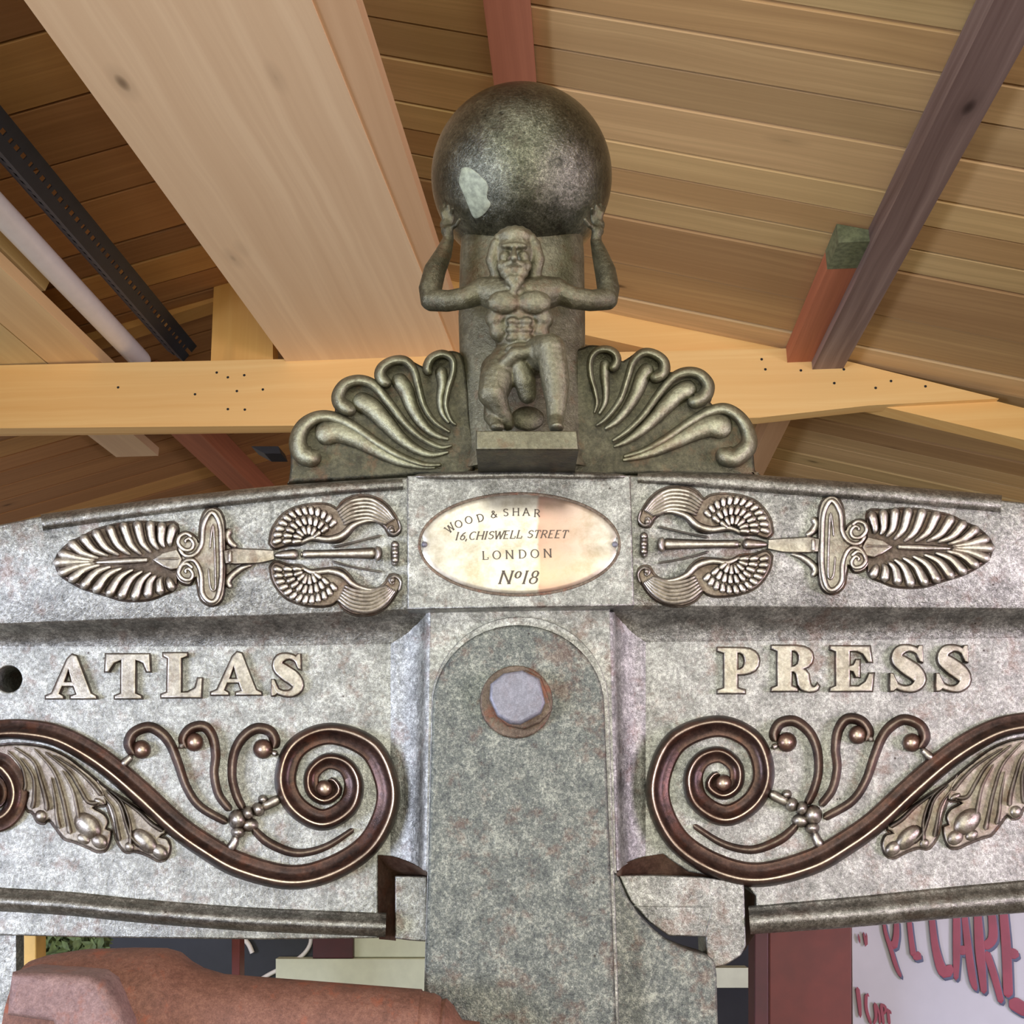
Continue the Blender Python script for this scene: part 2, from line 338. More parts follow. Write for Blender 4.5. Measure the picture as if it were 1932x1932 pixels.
plate(tt, 'tie_beam_backing', [(-300, 709), (0, 700), (1480, 665), (1640, 720), (1655, 762), (1432, 786), (900, 801), (0, 812), (-300, 818)], vT + .05, .045, M['tie'])
plate(tt, 'rafter', [(600, 438), (1105, 566), (1500, 662), (1900, 762), (2200, 836), (2200, 903), (1932, 830), (1661, 766), (1250, 664), (1105, 632), (600, 506)], vT + .02, .06, M['tie'], (1, .97, .9))
plate(tt, 'left_rafter', [(600, 438), (400, 502), (-400, 757), (-400, 827), (400, 570), (600, 506)], vT + .055, .06, M['tie'], (.7, .6, .5))
plate(tt, 'king_post', [(410, 380), (513, 380), (515, 700), (397, 700)], vT + .006, .05, M['tie'], (.86, .78, .6), None, False)
def nails(pts):
    mb = MB()
    for x, y in pts:
        u, z = onT(x, y, vT); b = len(mb.v)
        mb.v += [W(u + .0035 * math.cos(k), vT - .001, z + .0035 * math.sin(k)) for k in [i * math.pi / 4 for i in range(8)]]
        mb.v += [W(u + .0035 * math.cos(k), vT + .002, z + .0035 * math.sin(k)) for k in [i * math.pi / 4 for i in range(8)]]
        mb.face([b + i for i in range(8)])
        for i in range(8): mb.face((b + i, b + (i + 1) % 8, b + 8 + (i + 1) % 8, b + 8 + i))
    return mb
for x, y in ((409, 703), (430, 712), (461, 708), (368, 744), (447, 738), (496, 735), (430, 772), (462, 773), (223, 731), (1437, 678), (1444, 697), (1511, 699), (1592, 697), (1574, 723), (1652, 732), (1681, 719), (1746, 729)):
    nails([(x, y)]).build('nail', M['black'], tt)

# wide plank lying on the tie beam
pz = onT(540, 683)[1] + .002
def at_z(x, y, z): return hit(x, y, (0, 0, 1), z)
ul = (at_z(300, 352, pz)[0] + at_z(520, 660, pz)[0]) / 2
ur1 = (at_z(740, 350, pz)[0] + at_z(850, 660, pz)[0]) / 2
L1, R1 = at_z(190, 200, pz), at_z(668, 200, pz); L2, R2 = at_z(520, 655, pz), at_z(846, 640, pz)
def skewplank(name, la, lb, ra, rb, v0, v1, th, mat, label, cat, tint=(1, 1, 1), z=None):
    z = z or pz
    def lerp(a, b, v): k = (v - a[1]) / (b[1] - a[1]); return a[0] + (b[0] - a[0]) * k
    mb = MB(); P = []
    for v in (v0, v1):
        a, b = lerp(la, lb, v), lerp(ra, rb, v)
        P += [W(a, v, z), W(b, v, z), W(b, v, z + th), W(a, v, z + th)]
    mb.v = P; o = random.random() * 20
    for f, wd in (((0, 1, 5, 4), 'u'), ((1, 2, 6, 5), 't'), ((2, 3, 7, 6), 'u'), ((3, 0, 4, 7), 't'), ((0, 3, 2, 1), 'e'), ((4, 5, 6, 7), 'e')):
        w_ = lerp(ra, rb, v0) - lerp(la, lb, v0) if wd == 'u' else th
        mb.face(f, [(v0 + o, o), (v0 + o, w_ + o), (v1 + o, w_ + o), (v1 + o, o)] if wd != 'e' else [(o, o), (o + th, o), (o + th, o + th), (o, o + th)], tint)
    ob = mb.build(name, mat, origin=W((la[0] + ra[0]) / 2, (v0 + v1) / 2, z)); return tag(ob, label, cat)
skewplank('wide_plank', L1, L2, R1, R2, .9, vT + .2, .03, M['plank'], 'wide pale knotty plank running above the tie beam, left of the globe', 'plank', (1, 1, 1))
# slimmer timber lying against the right edge of the plank
skewplank('long_batten', at_z(668, 200, pz), at_z(846, 640, pz), at_z(735, 200, pz), at_z(878, 640, pz), .9, vT + .2, .035, M['plank'], 'narrow pale timber beside the right edge of the wide plank', 'timber', (.86, .78, .72), z=pz + .004)

def purlin(name, xa, xb, y, hgt, v1, mat, label, tint=(1, 1, 1), v0=.8, drop=.09):
    a, b = at_z(xa, y, hgt), at_z(xb, y, hgt)
    ua, ub = a[0], b[0]
    return along(name, [(ua, hgt), (ub, hgt), (ub, zroof(ub) - .001), (ua, zroof(ua) - .001)], v0, v1, mat, label, 'roof purlin', tint)
zA = zroof(hit(960, 100, *RT)[0]) - .04
purlin('roof_purlin', 919, 1004, 60, zA, 7.5, M['purlin'], 'red-brown purlin under the roof boards, directly above the globe')
zB = zroof(hit(1770, 300, *RT)[0]) - .035
purlin('roof_purlin', 1728, 1812, 300, zB, vT + .03, M['greyp'], 'dark grey-brown purlin with bold grain crossing the right of the roof')
zC = zroof(hit(1580, 520, *RT)[0]) - .034
a = at_z(1543, 550, zC); b = at_z(1612, 550, zC); va = at_z(1604, 457, zC)[1]; vb = at_z(1595, 506, zC)[1]
cmb = MB(); cmb.prism([(a[0], zC), (b[0], zC), (b[0], zroof(b[0]) - .002), (a[0], zroof(a[0]) - .002)], lambda q, s, t_: W(s, q, t_), va, vT + .03, (1.0, .9, .8))
tag(cmb.build('short_timber', M['purlin'], origin=W(b[0], va, zC)), 'short orange-brown timber with a mossy green end, left of the dark grey-brown purlin', 'timber')
# mossy sawn end is a thin stain on that end
em = MB(); em.prism([(a[0] - .001, zC - .001), (b[0] + .001, zC - .001), (b[0] + .001, zroof(b[0]) - .003), (a[0] - .001, zroof(a[0]) - .003)], lambda q, s, t_: W(s, q, t_), va - .002, vb)
o = em.build('mossy_end', plain('moss_stain', (112, 118, 84), .8, 0, .3, 90)); par = [x for x in COL.objects if x.name == 'short_timber'][0]
o.parent = par; o.matrix_parent_inverse = par.matrix_world.inverted(); o.location = -Vector(par.location) * 0
bpy.context.view_layer.update(); o.matrix_parent_inverse = Matrix.Translation(-par.location)
zD = zroof(hit(400, 870, *LT)[0]) - .06
purlin('roof_purlin', 388, 440, 880, zD, 7.5, M['purlin'], 'reddish purlin seen under the tie beam at left', (1, .95, .9), vT + .3)
zE = zroof(hit(1445, 840, *RT)[0]) - .06
purlin('roof_purlin', 1432, 1468, 840, zE, 7.5, M['plank'], 'pale purlin seen just below the tie beam, right of the crest', (.8, .68, .62), vT + .3)
# pale board end behind the tie beam
zF = pz + .03
q1, q2 = at_z(150, 845, zF), at_z(300, 860, zF)
along('board_end', [(at_z(190, 840, zF)[0], zF), (at_z(275, 840, zF)[0], zF), (at_z(275, 840, zF)[0], zF + .03), (at_z(190, 840, zF)[0], zF + .03)], vT + .15, q2[1], M['plank'], 'pale board end sticking out under the tie beam at left', 'board', (.95, .9, .9))
zf = onT(110, 686)[1] + .004
for (xa, xb, y, lab, tn) in ((-200, -62, 560, 'leftmost pale plank stored on the tie beam', (.86, .92, .78)), (-58, 60, 560, 'pale plank with orange edge, next to the white tube', (.98, .95, .82))):
    a, b = at_z(xa, y, zf), at_z(xb, y, zf)
    along('stored_plank', [(a[0], zf), (b[0], zf), (b[0], zf + .035), (a[0], zf + .035)], 1.0, vT + .15, M['plank'], lab, 'plank', tn)
a, b = at_z(-75, 470, zf + .07), at_z(10, 455, zf + .07)
along('short_plank', [(a[0], zf + .045), (b[0], zf + .045), (b[0] + .01, zf + .075), (b[0] - .03, zf + .08), (a[0], zf + .08)], 1.0, at_z(95, 545, zf + .05)[1], M['plank'], 'short pale board with a pointed end resting above the stored planks', 'board', (.9, .9, .72))
# white tube
ta, tb = at_z(25, 425, zf + .05), at_z(275, 690, zf + .05)
mb = MB(); R = .029; rows = []
d_ = Vector((tb[0] - ta[0], tb[1] - ta[1], 0)).normalized(); sd = Vector((d_.y, -d_.x, 0))
sE = ((vT + .12) - ta[1]) / d_.y / .8
for s in (-1.3, -1.28, sE - .02, sE):
    r = R * (.93 if s in (-1.3, sE) else 1)
    c = Vector((ta[0], ta[1], zf + .05)) + d_ * s * .8
    rows.append([W(*(c + sd * r * math.cos(k) + Vector((0, 0, 1)) * r * math.sin(k))) for k in [i * math.pi / 12 for i in range(24)]])
b0 = mb.grid(rows, True); mb.face(range(b0, b0 + 24)); mb.face(range(b0 + 72, b0 + 96))
tag(mb.build('white_tube', M['white'], None, True, origin=W(ta[0], ta[1], zf + .05)), 'long smooth white tube crossing the roof space at upper left', 'tube')
# slotted black angle channel
zc = zf + .07
ca, cb = at_z(40, 320, zc), at_z(360, 690, zc)
d_ = Vector((cb[0] - ca[0], cb[1] - ca[1], 0)).normalized(); sd = Vector((d_.y, -d_.x, 0)); c0 = Vector((ca[0], ca[1], zc))
def CP(s, a, h): p = c0 + d_ * s + sd * a + Vector((0, 0, h)); return W(*p)
def flange(mb, a0, h0, a1, h1, s0, s1, pitch=.026):
    """perforated flange: strips with slots"""
    th = .003; n = int((s1 - s0) / pitch)
    def q(s, k): return CP(s, a0 + (a1 - a0) * k, h0 + (h1 - h0) * k)
    nrm = Vector((-(h1 - h0), (a1 - a0))).normalized() * th
    def q2(s, k): p = c0 + d_ * s + sd * (a0 + (a1 - a0) * k + nrm.x) + Vector((0, 0, h0 + (h1 - h0) * k + nrm.y)); return W(*p)
    def slab(sa, sb, ka, kb):
        b = len(mb.v); mb.v += [q(sa, ka), q(sb, ka), q(sb, kb), q(sa, kb), q2(sa, ka), q2(sb, ka), q2(sb, kb), q2(sa, kb)]
        for f in ((0, 1, 2, 3), (7, 6, 5, 4), (0, 4, 5, 1), (1, 5, 6, 2), (2, 6, 7, 3), (3, 7, 4, 0)): mb.face([b + i for i in f])
    slab(s0, s1, 0, .42); slab(s0, s1, .6, 1)
    for i in range(n): slab(s0 + i * pitch, s0 + i * pitch + pitch * (.42 if i % 3 else .62), .42, .6)
ch = thing('slotted_angle', 'dark grey slotted steel angle with rows of holes, beside the white tube', 'steel angle', W(ca[0], ca[1], zc))
m1 = MB(); sE = ((vT + .1) - ca[1]) / d_.y; flange(m1, -.03, .0, .02, -.035, -1.3, sE); m1.build('left_flange', M['black'], ch)
m2 = MB(); flange(m2, .02, -.035, .055, .012, -1.3, sE); m2.build('right_flange', M['black'], ch)
# small fitting under the tie beam
mb = MB(); mb.prism([onT(452, 818), onT(505, 818), onT(510, 832), onT(478, 832)], lambda a, s, t_: W(s, a, t_), vT + .1, vT + .17)
tag(mb.build('bracket', M['black'], origin=W(onT(480, 825)[0], vT + .13, onT(480, 825)[1])), 'small black bracket fixed under the tie beam', 'bracket')

# back wall and floor
def quadbox(name, u0, u1, v0, v1, z0, z1, mat):
    mb = MB(); mb.prism([(u0, z0), (u1, z0), (u1, z1), (u0, z1)], lambda a, s, t_: W(s, a, t_), v0, v1); return mb.build(name, mat)
struct(quadbox('floor', -3.7, 3.7, -3.5, 8.3, -.1, 0, M['floor']))
mb = MB(); mb.prism([(-3.6, 0), (3.6, 0), (3.6, zroof(3.6)), (ur, zr), (-3.6, zroof(-3.6))], lambda a, s, t_: W(s, a, t_), 8.05, 8.2)
struct(mb.build('wall_back', M['wall']))

# ================================================================== PRESS
press = thing('printing_press', 'grey cast-iron hand printing press with raised lettering, scrolls and an oval maker plate', 'printing press', (0, .05, 0))
X0, X1 = -90, 2022
def ip(x, kn):
    for (a, ya), (b, yb) in zip(kn, kn[1:]):
        if x <= b or (b, yb) == kn[-1]: return ya + (yb - ya) * (x - a) / (b - a)
# --- frieze band with its cove
mb = MB(); rows = []
KT = [(-90, 1010), (0, 990), (78, 974), (300, 944), (540, 916), (765, 901), (985, 893), (1190, 897), (1432, 903), (1890, 944), (2022, 958)]
KB = [(-90, 1181), (0, 1178), (285, 1167), (500, 1162), (765, 1151), (985, 1146), (1203, 1144), (1460, 1146), (2022, 1150)]
KC = [(-90, 1221), (0, 1219), (480, 1219), (739, 1214), (985, 1212), (1203, 1211), (1460, 1209), (2022, 1202)]
for x in range(X0, X1 + 1, 22):
    a, b, c = ip(x, KT), ip(x, KB), ip(x, KC); g = c - b
    back = F(x, a, .034)
    rows.append([Vector((back.x, .14, back.z - .002)), F(x, a, .031), F(x, a + 1.5, .0335), F(x, a + 4, .034), F(x, b - 3, .034), F(x, b, .0325), F(x, b + g * .16, .024), F(x, b + g * .32, .0155), F(x, b + g * .5, .009), F(x, b + g * .7, .0045), F(x, b + g * .87, .0015), F(x, c, .0002), F(x, c + 14, -.004)])
b0 = mb.grid(rows); m = len(rows[0]); mb.face([b0 + i for i in range(m)]); mb.face([b0 + (len(rows) - 1) * m + i for i in range(m)])
mb.build('frieze_band', M['iron'], press, True)
# --- bead along the top
mb = MB(); ridge(mb, [(79, 987, 34), (300, 957, 32), (500, 934, 31), (640, 922, 28), (760, 914, 26)], .026, .016, ROUND, step=14, caps=(False, False))
mb.build('top_bead', M['bead'], press, True)
mb = MB(); ridge(mb, [(1203, 903, 22), (1300, 906, 30), (1432, 914, 36), (1660, 932, 36), (1889, 952, 36)], .026, .016, ROUND, step=14, caps=(False, False))
mb.build('top_bead', M['bead'], press, True)
# --- centre tablet
mb = MB(); relief(mb, [[(768, 897), (985, 888), (1190, 896), (1197, 1143), (985, 1146), (768, 1150)]], .050, .03, .002)
mb.build('centre_tablet', M['iron'], press, True)
mb = MB(); ridge(mb, [(778, 899, 8), (860, 898, 16), (985, 895, 18), (1120, 898, 15), (1186, 899, 7)], .047, .010, ROUND, step=12); mb.build('tablet_bead', M['bead'], press, True)
# --- oval plate
mb = MB(); rows = []; N = 72
cx, cy, rx, ry = 980, 1027, 186, 93
def slotk(a):  # notches for the two pins
    return 1 - .045 * math.exp(-((math.sin(a)) / .1) ** 2)
for r, dz in ((1.0, -.0005), (1.0, .0006), (.985, .0014), (.93, .0022), (.8, .0036), (.6, .0052), (.4, .0062), (.2, .0067), (.02, .0068)):
    rows.append([F(cx + rx * r * slotk(2 * math.pi * k / N) * math.cos(2 * math.pi * k / N), cy + ry * r * math.sin(2 * math.pi * k / N), .050 + dz) for k in range(N)])
b0 = mb.grid(rows, True); mb.face([b0 + 8 * N + k for k in range(N)])
rr = (1, 1, .985, .93, .8, .6, .4, .2, .02); uvs = {}
for i in range(9):
    for k in range(N): uvs[b0 + i * N + k] = (.5 + .5 * rr[i] * math.cos(2 * math.pi * k / N), (.5 + .5 * rr[i] * math.sin(2 * math.pi * k / N)) * .5)
mb.uv = [[uvs[i] for i in f] for f in mb.f]
npl = mb.build('maker_plate', M['plate'], press, True, 'worn oval nickel plate engraved with an address')
mb = MB(); ridge(mb, [(cx + (rx + 3) * math.cos(a), cy + (ry + 3) * math.sin(a), 5.5) for a in [2 * math.pi * k / 40 for k in range(41)]], .050, .0006, ROUND, step=9, caps=(False, False))
mb.build('plate_rim', M['boltrim'], press, True, 'dark rusty line around the oval plate')
for x in (801, 1160):
    mb = MB(); blob(mb, x, 1027, 6, 6, .051, .003); mb.build('pin', M['bolt'], npl, True)
# --- engraved lettering, a small stroke alphabet
def arc(cx_, cy_, rx_, ry_, a0, a1, n=9): return [(cx_ + rx_ * math.cos(math.radians(a0 + (a1 - a0) * k / n)), cy_ + ry_ * math.sin(math.radians(a0 + (a1 - a0) * k / n))) for k in range(n + 1)]
G = {
 'W': (1.1, [[(0, 0), (.3, 1)], [(.3, 1), (.55, .1)], [(.55, .1), (.82, 1)], [(.82, 1), (1.1, 0)]]),
 'O': (.95, [arc(.47, .5, .45, .5, 0, 360, 18)]), 'D': (.9, [[(.12, 0), (.12, 1)], [(.12, 0)] + arc(.35, .5, .5, .5, -90, 90, 10) + [(.12, 1)]]),
 '&': (.95, [[(.9, .95), (.3, .25)] + arc(.42, .18, .15, .16, 160, 400, 8) + [(.2, .55), (.1, .78), (.3, .98), (.6, .92), (.85, .5)]]),
 'S': (.7, [arc(.36, .25, .28, .23, -20, -220, 9) + arc(.34, .73, .3, .25, -60, 150, 10)]),
 'H': (.95, [[(.12, 0), (.12, 1)], [(.83, 0), (.83, 1)], [(.12, .5), (.83, .5)]]), 'A': (.95, [[(.05, 1), (.45, 0)], [(.45, 0), (.88, 1)], [(.2, .64), (.7, .64)]]),
 'R': (.85, [[(.12, 0), (.12, 1)], [(.12, 0)] + arc(.4, .25, .28, .25, -90, 90, 8) + [(.12, .5)], [(.4, .5), (.8, 1)]]),
 '1': (.45, [[(.22, 0), (.22, 1)]]), '6': (.7, [[(.6, .03), (.3, .25), (.12, .6)] + arc(.38, .72, .26, .28, 180, 540, 14)]), ',': (.25, [[(.14, .9), (.05, 1.2)]]),
 'C': (.85, [arc(.48, .5, .42, .5, -50, -310, 14)]), 'I': (.35, [[(.17, 0), (.17, 1)]]), 'E': (.75, [[(.12, 0), (.12, 1)], [(.12, 0), (.66, 0)], [(.12, .48), (.5, .48)], [(.12, 1), (.68, 1)]]),
 'L': (.75, [[(.12, 0), (.12, 1)], [(.12, 1), (.68, 1), (.68, .75)]]), 'T': (.8, [[(.4, 0), (.4, 1)], [(.04, .2), (.04, 0), (.76, 0), (.76, .2)]]),
 'N': (1.0, [[(.12, 0), (.12, 1)], [(.12, 0), (.85, 1)], [(.85, 1), (.85, 0)]]), 'o': (.5, [arc(.25, .3, .2, .26, 0, 360, 12)]),
 '8': (.65, [arc(.32, .25, .22, .25, 0, 360, 12), arc(.32, .74, .28, .26, 0, 360, 12)]), ' ': (.5, []),
 'K': (.8, [[(.12, 0), (.12, 1)], [(.75, 0), (.12, .6)], [(.3, .45), (.8, 1)]]), '0': (.7, [arc(.35, .5, .28, .5, 0, 360, 14)]), 'P': (.8, [[(.12, 0), (.12, 1)], [(.12, 0)] + arc(.4, .27, .28, .27, -90, 90, 8) + [(.12, .54)]])}
def stroke_text(mb, ch, x, y, h, rot=0, slant=0, d=.0, th=.0003, wmin=.05, wmax=.13, pf=None, serif=True):
    pf = pf or (lambda a, b: F(a, b, d(a, b) if callable(d) else d))
    c, s = math.cos(rot), math.sin(rot)
    def T(p): u, v = p; u += slant * (1 - v); return (x + (u * c - v * s) * h, y + (u * s + v * c) * h)
    for pl in G[ch][1]:
        segs = [pl]
        if serif and len(pl) == 2 and abs(pl[1][1] - pl[0][1]) > .6:
            for q in pl: segs.append([(q[0] - .13, q[1]), (q[0] + .13, q[1])])
        for sg in segs:
            pts = [T(p) for p in sg]; b = len(mb.v); n = len(pts)
            for i, p in enumerate(pts):
                a_, b_ = pts[max(0, i - 1)], pts[min(n - 1, i + 1)]; tx, ty = b_[0] - a_[0], b_[1] - a_[1]; l = math.hypot(tx, ty) or 1
                wd = (wmin + (wmax - wmin) * (abs(ty) / l) ** 2) * h / 2; nx, ny = -ty / l * wd, tx / l * wd
                mb.v += [pf(p[0] + nx, p[1] + ny), pf(p[0] - nx, p[1] - ny)]
            for i in range(n - 1): mb.face((b + 2 * i, b + 2 * i + 1, b + 2 * i + 3, b + 2 * i + 2))
def dplate(x, y):
    r = min(1, math.hypot((x - cx) / rx, (y - cy) / ry)); k = [(0, .0068), (.2, .0067), (.4, .0062), (.6, .0052), (.8, .0036), (.93, .0022), (.985, .0014), (1, .0006)]
    return .050 + ip(r, k) + .0006
def P5(x, y): return 780 + x / 4.6, 900 + y / 4.6
def textrow(txt, x0, y0, x1, y1, h, slant=0, gap=.2):
    tot = sum(G[c][0] + gap for c in txt) - gap; k = math.hypot(x1 - x0, y1 - y0) / tot; u = 0; rot = math.atan2(y1 - y0, x1 - x0)
    for c in txt:
        mb = MB(); xx = x0 + (x1 - x0) * u / tot; yy = y0 + (y1 - y0) * u / tot
        yield c, xx, yy, rot; u += G[c][0] + gap
def engr(ch, x, y, h, rot=0, slant=0):
    mb = MB(); stroke_text(mb, ch, x, y, h, rot, slant, dplate, wmin=.07, wmax=.17)
    if mb.v: mb.build('engraved_letter' if not ch.isdigit() else 'engraved_numeral', M['ink'], npl, fixn=False)
for c, x, y, r in (('W', 270, 440, -.7), ('O', 350, 395, -.55), ('O', 440, 355, -.42), ('D', 545, 330, -.3), ('&', 665, 295, -.1), ('S', 780, 275, 0), ('H', 860, 270, 0), ('A', 950, 270, 0), ('R', 1050, 280, .05)):
    a, b = P5(x, y); engr(c, a, b, 13.5, r)
for txt, p0, p1, h, sl in (('16,CHISWELL', (355, 480), (935, 462), 14.5, .3), ('STREET', (985, 462), (1330, 462), 14, .3), ('LONDON', (597, 645), (1225, 622), 15.5, 0), ('No18', (735, 815), (1065, 815), 24, .3)):
    for c, x, y, r in textrow(txt, *P5(*p0), *P5(*p1), h, sl): engr(c, x, y, h, r, sl)
# --- lower panel with the hole at the left
mb = MB(); relief(mb, [[(X0, 1200), (X1, 1190), (X1, 1730), (1932, 1722), (1604, 1748), (1426, 1756), (1426, 1690), (1402, 1662), (1300, 1645), (1250, 1612), (1180, 1628), (1160, 1645), (810, 1640), (760, 1618), (713, 1614), (713, 1770), (500, 1773), (130, 1768), (X0, 1762)], circ(16, 1281, 25, 32)], 0, .12, .0015)
mb.build('face_panel', M['iron'], press, True)
mb = MB(); relief(mb, [circ(16, 1281, 34, 24)], -.112, .004, .0005); mb.build('hole_backing', M['void'], press)  # dark disc closes the hole, its depth shade put into the colour
# --- lower roll mouldings
TOR = [(-1, -.2, .1), (-.96, .1, .2), (-.8, .22, .2), (-.6, .33, .3), (-.45, .55, .6), (-.25, .8, 1), (0, .97, 1), (.2, 1, .4), (.4, .93, .4), (.62, .75, .4), (.8, .5, .1), (.95, .2, .1), (1, -.2, 0)]
mb = MB(); ridge(mb, [(-90, 1692, 48), (0, 1697, 46), (130, 1705, 46), (270, 1719, 46), (450, 1733, 46), (600, 1740, 46), (728, 1745, 46)], 0, .014, TOR, step=16, caps=(False, False))
mb.build('lower_moulding', M['bead'], press, True)
mb = MB(); ridge(mb, [(1414, 1736, 54), (1604, 1721, 58), (1770, 1705, 60), (1932, 1691, 62), (2022, 1682, 62)], 0, .014, TOR, step=16, caps=(False, False))
mb.build('lower_moulding', M['bead'], press, True)
# --- pilaster, with coves at both sides
mb = MB(); relief(mb, [[(811, 1150), (1151, 1150), (1158, 1400), (1164, 1648), (803, 1645), (806, 1400)]], .030, .04, .0012)
mb.build('pilaster', M['iron'], press, True)
for side in (0, 1):
    mb = MB(); rows = []
    for k in range(16):
        t_ = k / 15; y = 1155 + t_ * 500
        if side == 0:
            xo, xi = 812 - 8 * t_, 737; yb = [(1642 - 1155) * t_ + 1155, 0]
            pr = [(1, .030), (.93, .029), (.82, .019), (.66, .011), (.45, .005), (.22, .0016), (0, .0001), (-.1, -.003)]
        else:
            xo, xi = 1150 + 14 * t_, 1218; pr = [(1, .030), (.93, .029), (.82, .019), (.66, .011), (.45, .005), (.22, .0016), (0, .0001), (-.1, -.003)]
        row = []
        for q, d in pr:
            x = xi + (xo - xi) * q; ye = (1642 if q > .9 else 1614 + 28 * max(0, q) ** 1.3); row.append(F(x, 1155 + (ye - 1155) * t_, d))
        rows.append(row)
    mb.grid(rows); mb.build('side_cove', M['iron'], press, True)
# --- notches and guide blocks
mb = MB(); mb.grid([[F(x, y, d) for x, y, d in r] for r in ([(713, 1613, 0), (737, 1615, .0005), (760, 1622, .005), (785, 1633, .015), (805, 1643, .029)], [(725, 1630, -.012), (740, 1640, -.012), (762, 1645, -.012), (785, 1648, -.01), (805, 1651, .0)], [(747, 1655, -.03)] + [(x, 1655, -.03) for x in (755, 765, 785, 806)])])
mb.grid([[F(x, y, d) for x, y, d in r] for r in ([(713, 1613, 0), (725, 1630, -.012), (747, 1655, -.03)], [(713, 1690, 0), (727, 1700, -.012), (747, 1710, -.03)], [(715, 1772, 0), (728, 1773, -.012), (747, 1775, -.03)])])
mb.build('notch_reveal', M['scroll'], press, True)
mb = MB(); relief(mb, [[(745, 1653), (806, 1653), (806, 1777), (775, 1775), (745, 1771)]], -.008, .05, .0015); mb.build('guide_block', M['iron'], press, True)
mb = MB(); top = [(1163, 1648, .028), (1180, 1628, .012), (1215, 1616, .001), (1250, 1611, 0), (1275, 1622, 0), (1300, 1638, 0), (1345, 1652, 0), (1408, 1660, 0)]
bot = [(1163, 1655, .005), (1180, 1655, -.01), (1215, 1655, -.012), (1250, 1655, -.012), (1275, 1656, -.012), (1300, 1657, -.012), (1345, 1661, -.012), (1408, 1667, -.012)]
mb.grid([[F(*p) for p in top], [F(*p) for p in bot]])
mb.grid([[F(1426, 1667, 0), F(1418, 1669, -.012), F(1404, 1672, -.03)], [F(1427, 1758, 0), F(1422, 1765, -.012), F(1404, 1795, -.03)]])
mb.build('notch_reveal', M['scroll'], press, True)
mb = MB(); relief(mb, [[(1168, 1652), (1230, 1651), (1330, 1655), (1404, 1666), (1408, 1785), (1398, 1803), (1372, 1820), (1335, 1830), (1332, 1768), (1262, 1766), (1225, 1740), (1190, 1700)]], .008, .05, .0015)
ridge(mb, [(1192, 1709, 3), (1345, 1711, 3)], .0082, .0006, ROUND, step=20)
ridge(mb, [(1345, 1711, 3), (1336, 1745, 3), (1331, 1768, 3)], .0082, .0006, ROUND, step=10)
mb.build('guide_block', M['iron'], press, True)
mb = MB(); relief(mb, [[(1150, 1640), (1168, 1655), (1182, 1690), (1205, 1725), (1235, 1755), (1262, 1776), (1300, 1792), (1335, 1802), (1349, 1814), (1353, 1840), (1357, 1990), (1150, 1990)]], .022, .04, .003)
mb.build('side_bracket', M['strap'], press, True)
# --- strap and bolt
def strapol(x0, x1, xa, ya, xb0, xb1, yb, ytop, cxx):
    pts = []
    for k in range(25):
        a = math.pi - math.pi * k / 24; r = (x1 - x0) / 2; pts.append((cxx + r * math.cos(a), ya - (ya - ytop) * math.sin(a)))
    return pts + [(xb1, yb), (xb0, yb)]
mb = MB(); relief(mb, [strapol(814, 1149, 0, 1330, 797, 1170, 1990, 1163, 981.5)], .036, .02, .001); mb.build('strap_backing', M['iron'], press, True)
mb = MB(); relief(mb, [strapol(815, 1141, 0, 1335, 798, 1166, 1990, 1178, 978)], .046, .02, .0035, 3); st = mb.build('strap_plate', M['strap'], press, True)
mb = MB(); relief(mb, [circ(974, 1324, 69, 36)], .050, .008, .002); mb.build('washer', M['boltrim'], st, True)
hexp = [(922, 1312), (948, 1268), (1005, 1266), (1027, 1308), (1031, 1340), (985, 1368), (938, 1352)]
mb = MB(); relief(mb, [smooth_poly([(x + (x - 976) * .05 + 5, y + (y - 1318) * .05 + 5) for x, y in hexp], 30)], .058, .012, .002); mb.build('bolt_shoulder', M['boltrim'], st, True)
mb = MB(); relief(mb, [[(925, 1290), (950, 1270), (985, 1264), (1018, 1280), (1029, 1325), (1021, 1345), (982, 1366), (962, 1365), (938, 1350), (923, 1318)]], .068, .014, .003); mb.build('bolt_head', M['bolt'], st, True)

